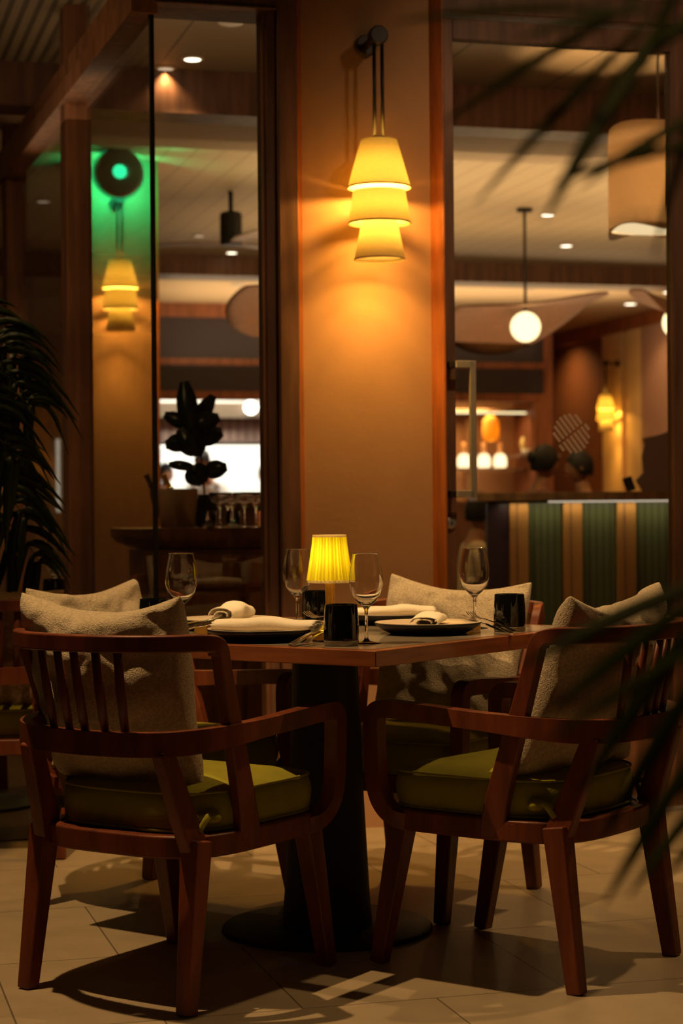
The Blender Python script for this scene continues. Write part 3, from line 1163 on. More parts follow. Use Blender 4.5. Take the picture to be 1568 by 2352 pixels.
def make_sconce(loc, rz, label, power, scale=1.0, cone=True, nl=3):
    t = empty('wall_sconce', loc, rz, label, 'wall lamp', 'three tier wall lamps')
    t.scale = (scale, scale, scale)
    # local frame: -y is away from the wall; z measured from bottom of the lowest shade
    y = -.155
    Ry = M4.Translation((0, 0, .735)) @ M4.Rotation(pi / 2, 4, 'X')
    MB().lathe([(0, 0), (.036, 0), (.036, .022), (.033, .026), (0, .026)], 36, Ry).build('wall_plate', BRZ, t, smooth=True, bevel=.001)
    m = MB()
    m.lathe([(0, 0), (.012, 0), (.012, .14), (0, .14)], 20, Ry)
    m.build('bracket_arm', BRZ, t, smooth=True, bevel=.001)
    Ry2 = M4.Translation((0, -.135, .735)) @ M4.Rotation(pi / 2, 4, 'X')
    MB().lathe([(0, 0), (.031, 0), (.031, .034), (.028, .038), (0, .038)], 36, Ry2).build('pivot_disc', BRZ, t, smooth=True, bevel=.001)
    for sx in (-1, 1):
        MB().sweep([(sx * .0135, y, .735), (sx * .0135, y, .40)], .0125, .0125, up=(0, 1, 0), rnd=True, n=12).build('rod', BLK, t, smooth=True)
    MB().box((0, y, .402), (.040, .014, .008)).build('rod_tie', BRZ, t, bevel=.001)
    shades = []
    for (r0, r1, z0, z1) in ((.084, .057, 0.0, .135), (.103, .086, .118, .224), (.104, .060, .235, .392)):
        T = M4.Translation((0, y, 0))
        m = MB().lathe([(r0, z0), (lerp(r0, r1, .5), (z0 + z1) / 2), (r1, z1), (r1 - .0018, z1), (lerp(r0, r1, .5) - .0018, (z0 + z1) / 2), (r0 - .0018, z0), (r0, z0)], 56, T)
        if r1 < .07 and z0 > .2:
            m.lathe([(r1 - .001, z1 - .004), (0, z1), ], 40, T)
        s = m.build('lamp_shade', SHF, t, smooth=True, bevel=0)
        shades.append(s)
        MB().lathe([(r0 + .0008, z0 - .001), (r0 + .0006, z0 + .0035), (r0 - .002, z0 + .0035), (r0 - .002, z0 - .001), (r0 + .0008, z0 - .001)], 56, T).build('hem', mat('shade_hem', (.35, .20, .07), .8), s, smooth=True)
    MB().sweep([(0, y, .40), (0, y, .32)], .010, .010, up=(0, 1, 0), rnd=True, n=10).build('lamp_stem', BRZ, t, smooth=True)
    Wm = M4.Translation(loc) @ M4.Rotation(rz, 4, 'Z') @ M4.Scale(scale, 4)
    zz = ((.275, .45), (.165, .30), (.085, .25)) if nl == 3 else ((.29, .5), (.17, .5))
    for z, f in zz:
        MB().ball((0, y, z), .014, 12, 8).build('bulb', emis('sconce_bulb', (1, .6, .2), 20), t, smooth=True)
        light('POINT', 'sconce_light', Wm @ V((.0, y, z)), power * f, (1, .50, .085), .036)
    return t


make_sconce(B(.722, -.002, 1.885), TH, 'large three tier wall sconce glowing on the plaster pillar', 66.0)

# second pillar inside with its own sconce and the green lit disc
bprism2 = MB().box((0, 0, 1.6), (.46, .30, 3.2)).build('wall_pillar', PLA)
bprism2.location = (-1.372, 11.42, 0)
bprism2.rotation_euler = (0, 0, TH)
struct(bprism2, 'plaster pillar seen through the left glass')
MB().box((.245, -.02, 1.6), (.03, .34, 3.2)).build('edge_trim', TRW, bprism2)
UP = V((cos(TH), sin(TH), 0))
NP_ = V((sin(TH), -cos(TH), 0))
pf = V((-1.372, 11.42, 0)) + NP_ * .152
make_sconce(pf + V((.01, 0, 2.13)), TH, 'smaller three tier wall sconce under the green lit disc, seen through the left glass', 95.0, 1.04, nl=1)
gd = empty('round_projector', pf + NP_ * .30 + V((-.02, 0, 3.02)), TH, 'round dark lamp head with a glowing green lens behind the left glass', 'light fixture')
GZ = 0.0
Rg = M4.Rotation(pi / 2, 4, 'X')
MB().lathe([(0, 0), (.135, 0), (.14, .01), (.14, .05), (.125, .065), (.045, .07), (0, .07)], 48, Rg).build('housing', mat('housing_brown', (.28, .16, .11), .6), gd, smooth=True, bevel=.003)
MB().lathe([(0, .071), (.040, .071), (.036, .080), (.018, .084), (.014, .078), (0, .078)], 32, Rg).build('lens', emis('green_lens', (.03, 1.0, .42), 3.0), gd, smooth=True)
MB().lathe([(.143, .0), (.150, .0), (.150, .014), (.143, .014), (.143, 0)], 48, Rg).build('green_ring', emis('green_ring', (.0, .8, .32), .5), gd, smooth=True)
MB().box((-.06, .02, .155), (.12, .05, .06)).build('bracket', BLK, gd, bevel=.003)
MB().box((-.06, .15, .155), (.04, .30, .04)).build('bracket_arm', BLK, gd, bevel=.003)
light('AREA', 'green_light', pf + NP_ * .24 + V((-.02, 0, 3.0)), 10, (.02, 1.0, .40), .22, pf + V((-.02, 0, 3.0)))
light('POINT', 'green_light', pf + NP_ * .42 + V((.30, 0, 3.06)), .8, (.02, 1.0, .40), .03)

# far wall lamps
make_sconce(B(7.355, 12.97, 1.91), TH - pi / 2, 'small bright wall sconce between the pale columns, far right through the door', 85, 1.0, nl=1)
make_sconce(B(.55, 10.15, 1.42), TH, 'orange glowing wall lamp half hidden by the palm behind the left glass', 30, 1.0, nl=1)


# ------------------------------------------------------------------ palms
def leaflet(m, p0, p1, width, droop=.0, nrm=(0, -1, 0), k=7):
    p0, p1 = V(p0), V(p1)
    d = p1 - p0
    pts, ws = [], []
    for i in range(k):
        t = i / (k - 1)
        p = p0 + d * t + V((0, 0, -droop * t * t + droop * t * .3))
        pts.append(p)
        ws.append(max(.001, width * (sin(pi * min(.98, .12 + t * .86)) ** .75)))
    sd = d.cross(V(nrm))
    if sd.length < 1e-5:
        sd = V((1, 0, 0))
    sd.normalize()
    up = sd.cross(d).normalized()
    vs, fs = [], []
    for p, w_ in zip(pts, ws):
        vs += [p - sd * w_ / 2 + up * w_ * .18, p - up * w_ * .05, p + sd * w_ / 2 + up * w_ * .18, p + up * w_ * -.07]
    for i in range(k - 1):
        a, b = i * 4, i * 4 + 4
        fs += [(a, a + 1, b + 1, b), (a + 1, a + 2, b + 2, b + 1), (a + 2, a + 3, b + 3, b + 2), (a + 3, a, b, b + 3)]
    fs += [(0, 3, 2, 1), tuple((k - 1) * 4 + q for q in range(4))]
    m.add(vs, fs)


def frond(name, root, mid, tip, parent, n=26, ll=.30, wd=.018, droop=.10, side=(0, -1, 0), seed=0, start=.18):
    rr = random.Random(seed)
    c = smooth_path([root, mid, tip], 10)
    inv = parent.matrix_basis.inverted() if parent else M4()
    c = [inv @ p for p in c]
    m = MB()
    m.sweep(c, [lerp(.010, .003, i / (len(c) - 1)) for i in range(len(c))], [lerp(.010, .003, i / (len(c) - 1)) for i in range(len(c))], rnd=True, n=6)
    for i in range(n):
        t = start + (1 - start) * i / (n - 1)
        f = t * (len(c) - 1)
        j = min(int(f), len(c) - 2)
        p = c[j].lerp(c[j + 1], f - j)
        tg = (c[j + 1] - c[j]).normalized()
        for s_ in (-1, 1):
            sd = tg.cross(V(side)).normalized() * s_
            L = ll * (sin(pi * (.15 + .8 * t)) ** .6) * rr.uniform(.85, 1.1)
            d = (sd * 1.0 + tg * rr.uniform(.55, .8) + V(side) * rr.uniform(-.25, .25)).normalized() * L
            leaflet(m, p, p + d, wd * rr.uniform(.8, 1.1), droop * rr.uniform(.6, 1.4), side)
    return m.build(name, LEAF, parent, smooth=True)


def cam_at(px, py, Y):
    d = V((0, 1, 0)) + (V((cos(ROLL), 0, -sin(ROLL)))) * ((px - 784) / FPX) + (V((sin(ROLL), 0, cos(ROLL)))) * ((1176 - py) / FPX)
    return V((0, 0, CAM_H)) + d * (Y / d.y)


# foreground palm at the right of the frame, close to the lens
fp = empty('foreground_palm', (.86, 1.60, 0), 0, 'blurred dark green palm close to the camera at the right edge', 'palm plant')
pp = fp.matrix_basis.inverted()
LFG = mat('near_palm_leaf', (.085, .115, .020), .5, noise_amt=.3, nscale=(8, 8, 8))  # lighter leaf green, making up in colour for the low light here


def loose_leaves(name, base, items, parent, wd=.020):
    """A palm frond given by its rib and the leaflets that hang off it."""
    inv = parent.matrix_basis.inverted()
    m = MB()
    rib = [inv @ V(p) for p in smooth_path(base, 8)]
    m.sweep(rib, [lerp(.009, .004, i / (len(rib) - 1)) for i in range(len(rib))], [lerp(.009, .004, i / (len(rib) - 1)) for i in range(len(rib))], rnd=True, n=8)
    for (a, b, w_) in items:
        leaflet(m, inv @ V(a), inv @ V(b), w_ * .82, .015, (0, -1, .2), 9)
    return m.build(name, LFG, parent, smooth=True)


def FG(px, py, Y):
    return cam_at(px, py, Y * .82)


loose_leaves('frond', [(.86, 1.60, .75), (.72, 1.57, 1.25), FG(1640, -180, 1.85), FG(1440, 20, 1.8), FG(1330, 40, 1.75)],
             [(FG(1520, 60, 1.8), FG(1250, 470, 1.72), .019), (FG(1500, 40, 1.85), FG(1090, 440, 1.9), .011), (FG(1460, 10, 1.8), FG(1010, 260, 1.9), .012),
              (FG(1400, 20, 1.75), FG(900, 20, 1.8), .010), (FG(1620, 330, 1.75), FG(1270, 390, 1.8), .012), (FG(1620, 260, 1.8), FG(1330, 400, 1.75), .012),
              (FG(1500, 20, 1.7), FG(1180, 60, 1.7), .010), (FG(1560, -40, 1.8), FG(1480, 130, 1.8), .012), (FG(1640, 20, 1.8), FG(1400, 160, 1.8), .016), (FG(1640, 100, 1.8), FG(1500, 560, 1.9), .010)], fp)
loose_leaves('frond', [(.86, 1.60, .40), (.72, 1.57, .85), FG(1700, 1120, 1.85), FG(1610, 1180, 1.8)],
             [(FG(1640, 1330, 1.8), FG(1190, 1500, 1.75), .018), (FG(1600, 1380, 1.7), FG(1270, 1600, 1.7), .018),
              (FG(1620, 1400, 1.75), FG(1330, 1790, 1.8), .019), (FG(1640, 1500, 1.8), FG(1380, 1900, 1.85), .018), 
              (FG(1660, 1460, 1.75), FG(1240, 1680, 1.75), .010)], fp)
loose_leaves('frond', [(.86, 1.60, .10), (.72, 1.57, .45), FG(1760, 1640, 1.85), FG(1640, 1660, 1.8)],
             [(FG(1660, 1640, 1.8), FG(1385, 2050, 1.8), .016), (FG(1680, 1760, 1.8), FG(1440, 2030, 1.75), .014), (FG(1700, 1650, 1.8), FG(1460, 1900, 1.8), .016), (FG(1690, 1840, 1.8), FG(1530, 1980, 1.8), .014)], fp)
MB().lathe([(0, 0), (.13, 0), (.16, .28), (.15, .28), (.14, .25), (0, .25)], 32).build('pot', PLB, fp, smooth=True, bevel=.004)
MB().sweep([(0, 0, .24), (0, 0, .80)], .03, .03, up=(0, 1, 0), rnd=True, n=8).build('trunk', FRD, fp, smooth=True)

# palm by the left glass wall
p2 = empty('areca_palm', (-1.62, 5.75, 0), 0, 'dark potted palm with drooping fronds at the left edge, outside the glass wall', 'palm plant')
MB().lathe([(0, 0), (.15, 0), (.19, .34), (.175, .34), (.165, .30), (0, .30)], 32).build('pot', PLB, p2, smooth=True, bevel=.004)
c = V((-1.62, 5.75, .30))
for i, (mid, tip) in enumerate((
        (cam_at(-110, 850, 5.8), cam_at(75, 930, 5.8)), (cam_at(-150, 790, 5.9), cam_at(60, 830, 5.9)), (cam_at(-170, 930, 5.7), cam_at(40, 1060, 5.7)),
        (cam_at(-150, 1020, 5.9), cam_at(60, 1190, 5.9)), (cam_at(-120, 1080, 5.9), cam_at(90, 1290, 6.0)))):
    frond('frond', c + V((R.uniform(-.04, .04), R.uniform(-.04, .04), 0)), mid, tip, p2, 14, .27, .030, .20, (0, -1, .1), i, .35)

# second table
t2 = empty('side_dining_table', (-1.33, 6.95, 0), TH, 'dim second table with a pale top by the palm', 'table')
MB().box((0, 0, .730), (.72, .72, .028)).build('table_top', STN, t2, bevel=.003)
MB().lathe([(0, .716), (.06, .716), (.07, .02), (.22, .016), (.22, 0), (0, 0)], 40).build('pedestal', PED, t2, smooth=True, bevel=.003)

# ------------------------------------------------------------------ inside: service sideboard behind the window
sb = empty('service_sideboard', B(.70, 1.28), TH, 'wooden service sideboard with a rounded overhanging top behind the window', 'sideboard')
m = MB()
pts = []
for k in range(48):
    a = 2 * pi * k / 48
    c, s_ = cos(a), sin(a)
    e = 2 / 5
    pts.append((.64 * abs(c) ** e * (1 if c > 0 else -1), .24 * abs(s_) ** e * (1 if s_ > 0 else -1)))
SBW = wood('sideboard_wood', (.22, .085, .035), .35)
m = MB()
rows = [(1.0, 1.004), (1.0, .975), (.97, .95), (.88, .925)]
vs = []
for sc, z in rows:
    vs += [(x - (0 if x > 0 else 0) if sc == 1 else x + (.64 * (1 - sc) * (-1 if x > 0 else 1)), y * sc, z) for x, y in pts]
fs = [list(range(48))]
for r_ in range(3):
    for k in range(48):
        k2 = (k + 1) % 48
        fs.append((r_ * 48 + k, r_ * 48 + k2, (r_ + 1) * 48 + k2, (r_ + 1) * 48 + k))
fs.append([3 * 48 + k for k in range(48)][::-1])
m.add(vs, fs).build('top', SBW, sb, bevel=.003)
MB().box((0.02, 0, .47), (1.14, .40, .90)).build('body', SBW, sb, bevel=.004)
for k in range(3):
    d = MB().box((-.36 + k * .38, -.207, .40), (.36, .014, .70)).build('door', SBW, sb, bevel=.003)
    MB().ball((-.22 + k * .38, -.222, .62), .011, 12, 8).build('knob', BRS, d, smooth=True)
for k in range(3):
    d = MB().box((-.36 + k * .38, -.207, .835), (.36, .014, .13)).build('drawer', SBW, sb, bevel=.003)
    MB().ball((-.36 + k * .38, -.222, .835), .011, 12, 8).build('knob', BRS, d, smooth=True)
ZS = 1.0045


def S_(px, off=0.0):
    """Point on the sideboard top under a given picture column."""
    Y = 7.50 + off
    return V(((px - 784) / FPX * Y, Y, ZS))


# ice bucket with two bottles
bk = MB().lathe([(0, 0), (.068, 0), (.080, .150), (.082, .152), (.0775, .150), (.066, .006), (0, .006)], 40).build('ice_bucket', mat('frosted_acrylic', (.80, .64, .46), .25, trans=.35), None, smooth=True)
bk.location = S_(408)
tag(bk, 'clear ice bucket on the sideboard behind the window joint', 'ice bucket')
DGL = mat('bottle_glass', (.012, .02, .01), .08, coat=.5)
FOI = mat('gold_foil', (.80, .50, .10), .3, metal=.9)


def bottle(loc, tilt, label, foil):
    t = empty('champagne_bottle', loc, 0, label, 'bottle', 'bottles standing in the ice bucket')
    t.rotation_euler = tilt
    t.scale = (.72, .72, .78)
    MB().lathe([(0, 0), (.036, 0), (.037, .01), (.037, .13), (.030, .165), (.016, .20), (0, .20)], 28).build('bottle_body', DGL, t, smooth=True)
    MB().lathe([(0, .195), (.0165, .195), (.014, .225), (.014, .262), (.0165, .266), (.0165, .274), (0, .276)], 24).build('neck_foil', foil, t, smooth=True)
    return t


bottle(S_(424) + V((0, -.01, .012)), (0, radians(-22), 0), 'bottle with gold foil on its neck, leaning in the ice bucket', FOI)
bottle(S_(386) + V((0, .02, .014)), (0, radians(-24), 0), 'dark necked bottle leaning to the left in the ice bucket', BLK)


# rubber plant in a dark vase
rb = empty('rubber_plant', S_(472, .07), 0, 'dark leaved rubber plant in a vase silhouetted against the kitchen', 'plant')
MB().lathe([(0, 0), (.04, 0), (.055, .05), (.05, .09), (.030, .12), (.034, .13), (.028, .13), (.026, .115), (0, .11)], 28).build('vase', PLB, rb, smooth=True, bevel=.001)
MB().sweep(smooth_path([(0, 0, .10), (-.012, 0, .22), (-.02, 0, .34), (-.02, 0, .46)], 5), .008, .008, up=(0, 1, 0), rnd=True, n=8).build('stem', RUB, rb, smooth=True)
for i, (x0, y0, x1, y1, wd) in enumerate(((440, 985, 425, 872, .062), (445, 985, 492, 905, .05), (440, 975, 378, 948, .045), (450, 975, 505, 955, .055), (440, 1010, 380, 1018, .055),
                                          (455, 1005, 512, 990, .062), (450, 985, 455, 1045, .06), (445, 1070, 388, 1062, .03), (440, 1068, 468, 1108, .075), (452, 1040, 415, 980, .07), (470, 1082, 522, 1070, .055))):
    Y = 7.5 + (i % 3 - 1) * .03
    a = V(((x0 - 784) / FPX * Y, Y, CAM_H + (1176 - y0) / FPX * Y)) - rb.location
    b = V(((x1 - 784) / FPX * Y, Y + .02, CAM_H + (1176 - y1) / FPX * Y)) - rb.location
    if i == 10:
        a = V((0, 0, .22))
    m = MB()
    d = b - a
    sd = d.cross(V((0, -1, 0))).normalized()
    vs, fs = [], []
    kk = 9
    for j in range(kk):
        t = j / (kk - 1)
        w_ = wd * max(.06, sin(pi * min(.97, .04 + t)) ** .38) * 1.35 / 2
        p = a + d * t + V((0, -.02 * sin(pi * t), 0))
        vs += [p - sd * w_ + V((0, -.006, 0)), p, p + sd * w_ + V((0, -.006, 0)), p + V((0, .003, 0))]
    for j in range(kk - 1):
        q, r_ = j * 4, j * 4 + 4
        fs += [(q, q + 1, r_ + 1, r_), (q + 1, q + 2, r_ + 2, r_ + 1), (q + 2, q + 3, r_ + 3, r_ + 2), (q + 3, q, r_, r_ + 3)]
    m.add(vs, fs).build('leaf', RUB, rb, smooth=True)

# glasses standing on the sideboard
cg = MB().lathe([(0, 0), (.030, 0), (.006, .004), (.0035, .02), (.0035, .07), (.012, .082), (.034, .098), (.044, .118), (.0445, .135), (.0435, .135), (.043, .118), (.033, .100), (.010, .085), (0, .084)], 32).build('coupe_glass', GLS, None, smooth=True)
tag(cg, 'x', 'coupe glass', 'coupe glasses on the sideboard')
CPL = ['coupe glass next to the vase on the sideboard', 'coupe glass in the middle of the sideboard, front one', 'coupe glass in the middle of the sideboard, behind the front one',
       'coupe glass third from the window frame', 'coupe glass second from the window frame', 'coupe glass closest to the window frame']
for i, (px, of) in enumerate(((506, -.12), (534, .02), (562, -.12), (588, .02), (524, .16), (612, -.13))):
    q = cg if i == 0 else cg.copy()
    if i:
        COL.objects.link(q)
    q.location = S_(px, of)
    q['label'] = CPL[i]
tg = mat('red_drink', (.25, .03, .01), .05, trans=.6)
for i, px in enumerate((480, 535)):
    q = MB().lathe([(0, 0), (.027, 0), (.03, .065), (.0285, .065), (.0255, .006), (0, .006)], 28).build('water_tumbler', GLS, None, smooth=True)
    q.location = S_(px, -.17)
    tag(q, ('short clear tumbler left of the coupes on the sideboard', 'short clear tumbler in front of the middle coupes')[i], 'tumbler', 'short tumblers on the sideboard')
vo = MB().lathe([(0, 0), (.032, 0), (.034, .02), (.034, .062), (0, .062)], 28).build('votive_candle', mat('votive_red', (.40, .06, .02), .3, emit=(1, .25, .05), estr=.15), None, smooth=True)
vo.location = S_(612, .15)
tag(vo, 'small reddish candle holder at the window frame end of the sideboard', 'candle')

# ------------------------------------------------------------------ inside: bar divider with lit panels
BX0, BX1, BY = .735, 2.05, 9.6
br = empty('bar_counter', (1.35, BY, 0), 0, 'bar counter with green fluted panels and lit gold posts seen through the door', 'bar counter')


def bx(name, x0, x1, y0, y1, z0, z1, m, par, bevel=.003):
    return MB().box(((x0 + x1) / 2 - 1.35, (y0 + y1) / 2 - BY, (z0 + z1) / 2), (x1 - x0, y1 - y0, z1 - z0)).build(name, m, par, bevel=bevel)


bx('counter_top', BX0 - .06, BX1, BY - .10, BY + .45, 1.108, 1.150, wood('bar_top', (.48, .29, .13), .35), br)
bx('carcass', BX0 + .02, BX1, BY + .07, BY + .40, 0, 1.108, PED, br)
FLU = planks('green_flutes', (.10, .12, .055), .035, 0, .3, .55, .25)
GPO = mat('gold_post', (.50, .25, .07), .4, metal=.25)
bx('end_panel', BX0 + .0, BX0 + .155, BY + .01, BY + .07, 0, 1.10, mat('plum_panel', (.045, .022, .028), .4), br)
for k in range(5):
    x0 = .845 + k * .27
    bx('gold_post', x0, x0 + .095, BY - .01, BY + .07, 0, 1.10, GPO, br)
    bx('gold_post_edge', x0 + .034, x0 + .040, BY - .014, BY - .010, 0, 1.10, FRD, br)
    bx('green_panel', x0 + .10, x0 + .265, BY + .02, BY + .07, 0, 1.10, FLU, br)
bx('light_strip', BX0 + .30, BX1, BY - .055, BY - .045, 1.098, 1.106, emis('led_strip', (1, .82, .62), .75), br, 0)
light('AREA', 'bar_strip_light', (1.4, BY - .05, 1.095), 1.1, (1, .80, .48), 1.2, (1.4, BY + .03, .2), sy=.02)
q = MB().box((0, 0, .04), (.05, .012, .075)).build('card_reader', BLK, None, bevel=.004)
q.location = cam_at(1450, 1128, BY + .12)
q.location.z = 1.152
q.rotation_euler = (radians(-8), radians(-18), 0)
tag(q, 'small black card reader tilted on the bar top', 'card reader')
mb_ = MB()  # jagged slab standing in for a reflection in the door glass
mpts = [(0, 0), (.20, 0), (.20, .33), (.08, .29), (.0, .275), (.012, .24), (-.004, .18), (.004, .10), (-.035, .06)]
mb_.add([(x, 0, z) for x, z in mpts] + [(x, .03, z) for x, z in mpts], [list(range(9)), list(range(9, 18))[::-1]] + [(i, (i + 1) % 9, 9 + (i + 1) % 9, 9 + i) for i in range(9)])
q = mb_.build('reflection_shape', mat('reflection_grey', (.36, .28, .30), .6), None, bevel=.003)
q.location = (cam_at(1476, 1128, BY + .2).x, BY + .2, 1.151)
tag(q, 'pale grey shape on the bar at the right, modelling a reflection', 'reflection shape')

# ------------------------------------------------------------------ inside: hanging lamps, fan, downlights
def cable(m, x, y, z0, z1, r=.004):
    m.sweep([(x, y, z0), (x, y, z1)], r * 2, r * 2, up=(0, 1, 0), rnd=True, n=8)
    return m


GLB = emis('globe_glow', (1.0, .80, .42), 2.6)
RAT = mat('rattan_shade', (.10, .036, .008), .75, noise_amt=.25, nscale=(30, 30, 30))


def globe_pendant(x, y, label, zg=2.33, r=.105, rz=0.0, pw=7.0, sr=.52):
    t = empty('globe_pendant', (x, y, zg), rz, label, 'pendant lamp', 'globe pendants with wavy rattan shades')
    MB().ball((0, 0, 0), r, 28, 18).build('glass_globe', GLB, t, smooth=True)
    cable(MB(), 0, 0, r * .95, 3.13 - zg, .010).build('drop_rod', BRZ, t, smooth=True)
    MB().lathe([(0, 0), (.055, 0), (.055, .022), (0, .022)], 24, M4.Translation((0, 0, 3.126 - zg))).build('canopy', BRZ, t, smooth=True)
    vs, fs = [], []
    nr, na = 10, 72
    for i in range(nr + 1):
        f = i / nr
        for k in range(na):
            a = 2 * pi * k / na
            rr = lerp(.03, sr, f) * (1 + .10 * cos(2 * a) * f)
            lobe = max(0.0, cos(a - radians(118)))
            z = .150 + .030 * f * cos(2 * a) + .05 * f * f * cos(a) - .26 * f * f * lobe
            vs.append((rr * cos(a), rr * sin(a), z))
    for i in range(nr):
        for k in range(na):
            k2 = (k + 1) % na
            fs.append((i * na + k, i * na + k2, (i + 1) * na + k2, (i + 1) * na + k))
    s = MB().add(vs, fs).build('wavy_shade', RAT, t, smooth=True)
    md = s.modifiers.new('t', 'SOLIDIFY')
    md.thickness = .012
    light('POINT', 'globe_light', (x, y, zg - r - .03), pw, (1, .60, .22), .08)
    light('POINT', 'globe_light', (x - .02, y - r - .03, zg + .03), pw * .35, (1, .55, .16), .03)
    return t


globe_pendant(1.284, 13.2, 'glowing globe pendant under a wavy rattan shade, seen through the door', rz=.0)
globe_pendant(cam_at(1556, 758, 13.0).x, 13.0, 'glowing globe pendant cut off by the right door stile', rz=3.3, pw=3, sr=.30)
globe_pendant(cam_at(715, 725, 12.6).x, 12.6, 'wavy rattan pendant half hidden behind the window frame', zg=2.40, rz=.2, pw=4)

# drum shade
dl = empty('drum_pendant', (cam_at(1512, 400, 8.2).x, 8.2, 2.25), 0, 'large fabric drum pendant hanging inside the door at upper right', 'pendant lamp')
vs, fs = [], []
na = 64
for j, z in enumerate((0, .11, .22, .33, .44)):
    for k in range(na):
        a = 2 * pi * k / na
        zz = z + (.020 * sin(3 * a + 2.6) if j == 0 else (.012 * sin(2 * a) if j == 4 else 0))
        vs.append((.215 * cos(a), .215 * sin(a), zz))
for j in range(4):
    for k in range(na):
        k2 = (k + 1) % na
        fs.append((j * na + k, j * na + k2, (j + 1) * na + k2, (j + 1) * na + k))
s = MB().add(vs, fs).build('drum_shade', shade_mat('drum_fabric', (.86, .70, .50), .45), dl, smooth=True)
md = s.modifiers.new('t', 'SOLIDIFY')
md.thickness = .003
MB().lathe([(0, .018), (.205, .018), (.205, .022), (0, .022)], 48).build('diffuser', emis('diffuser_glow', (1, .74, .42), 1.1), dl, smooth=True)
cable(MB(), 0, 0, .20, .83, .006).build('drop_rod', BRZ, dl, smooth=True)
MB().ball((0, 0, .20), .03, 16, 10).build('bulb', emis('drum_bulb', (1, .65, .3), 12), dl, smooth=True)
light('POINT', 'drum_light', (dl.location.x, 8.2 - .04, 2.25 + .20), 105, (1, .66, .34), .04)

# ceiling fan
fn = empty('ceiling_fan', (cam_at(530, 500, 12.4).x, 12.4, 2.80), 0, 'dark ceiling fan with thin blades on the boarded ceiling', 'ceiling fan')
MB().lathe([(0, .0), (.068, .0), (.072, .02), (.072, .20), (.06, .215), (0, .215)], 32).build('motor_housing', BLK, fn, smooth=True, bevel=.003)
cable(MB(), 0, 0, .20, .35, .016).build('down_rod', BLK, fn, smooth=True)
for k in range(3):
    a = radians(172 + 120 * k)
    MB().sweep([(.05 * cos(a), .05 * sin(a), .015), (.25 * cos(a), .25 * sin(a), .020), (.62 * cos(a), .62 * sin(a), .012)], [.06, .13, .10], .010).build('blade', wood('fan_blade', (.30, .17, .09)), fn, bevel=.003)

# recessed downlights
DLM = emis('downlight_glow', (1, .86, .66), 5.0)
DLD = emis('downlight_dim', (1, .72, .50), .75)


def downlight(x, y, zc, label, r=.045, m=DLM, pw=30):
    light('SPOT', 'ceiling_spot', (x, y, zc - .02), pw if m is DLM else pw * .4, WARM, .03, (x, y, 0), 110, .6)
    t = empty('recessed_downlight', (x, y, zc), 0, label, 'ceiling light', 'recessed downlights in the ceiling')
    MB().lathe([(r, 0), (r + .014, 0), (r + .014, -.004), (r, -.008), (r, 0)], 28).build('trim_ring', CRE, t, smooth=True)
    MB().lathe([(0, -.002), (r, -.002), (r * .95, -.008), (0, -.012)], 28).build('lens', m, t, smooth=True)
    return t


def dl_px(px, py, zc, label, r=.045, m=DLM, pw=30):
    d = cam_at(px, py, 1.0) - V((0, 0, CAM_H))
    Y = (zc - CAM_H) / d.z
    downlight(d.x * Y, Y, zc - .001, label, r, m, pw)


dl_px(1257, 492, 3.15, 'bright downlight just right of the globe pendant rod', .042)
dl_px(1300, 563, 3.15, 'bright downlight below the drum pendant, farther right of the rod', .046)
dl_px(1447, 697, 3.15, 'small downlight above the slatted wall, left of the door stile', .060)
dl_px(1536, 670, 3.15, 'small downlight touching the right door stile', .058)
dl_px(1216, 665, 3.15, 'faint downlight behind the globe pendant rod', .04, DLD)
dl_px(442, 133, 3.08, 'largest oval downlight near the top of the corner window', .038, pw=80)
dl_px(380, 155, 3.08, 'dim oval downlight left of the largest one in the corner window', .036, DLD)
dl_px(532, 579, 3.15, 'bright downlight under the ceiling fan', .042)
dl_px(457, 540, 3.15, 'faint downlight left of the ceiling fan motor', .038, DLD)
dl_px(546, 652, 3.15, 'dim downlight on the far ceiling strip under the fan', .055, DLD)
dl_px(98, 461, 3.15, 'pale downlight seen in the second bay of the left glass wall', .040, DLD)
dl_px(10, 355, 3.15, 'pale downlight at the very left edge of the photo', .036, DLD)
d = cam_at(530, 38, 1.0) - V((0, 0, CAM_H))
Y = (3.08 - CAM_H) / d.z
sd_ = empty('smoke_detector', (d.x * Y, Y, 3.079), 0, 'white smoke detector with a green light at the top of the corner window', 'smoke detector')
MB().lathe([(0, 0), (.056, 0), (.060, -.012), (.050, -.028), (.03, -.034), (0, -.034)], 32).build('detector_body', mat('detector_white', (.75, .68, .58), .5), sd_, smooth=True)
MB().ball((.0, -.046, -.026), .0045, 10, 6).build('green_light', emis('led_green', (.1, 1, .2), 4), sd_, smooth=True)

# ------------------------------------------------------------------ kitchen and back bar contents
def kpt(px, b, py=None):
    """Point on the plane b of the building under picture column px (and row py for the height)."""
    k = (px - 784) / FPX
    # solve (C0 + U a + W b).x = k * y
    a = (k * (C0.y + W_.y * b) - C0.x - W_.x * b) / (U.x - k * U.y)
    p = B(a, b)
    z = 0 if py is None else CAM_H + (1176 - py + (px - 784) * ROLL * 0) / FPX * p.y
    return V((p.x, p.y, z))


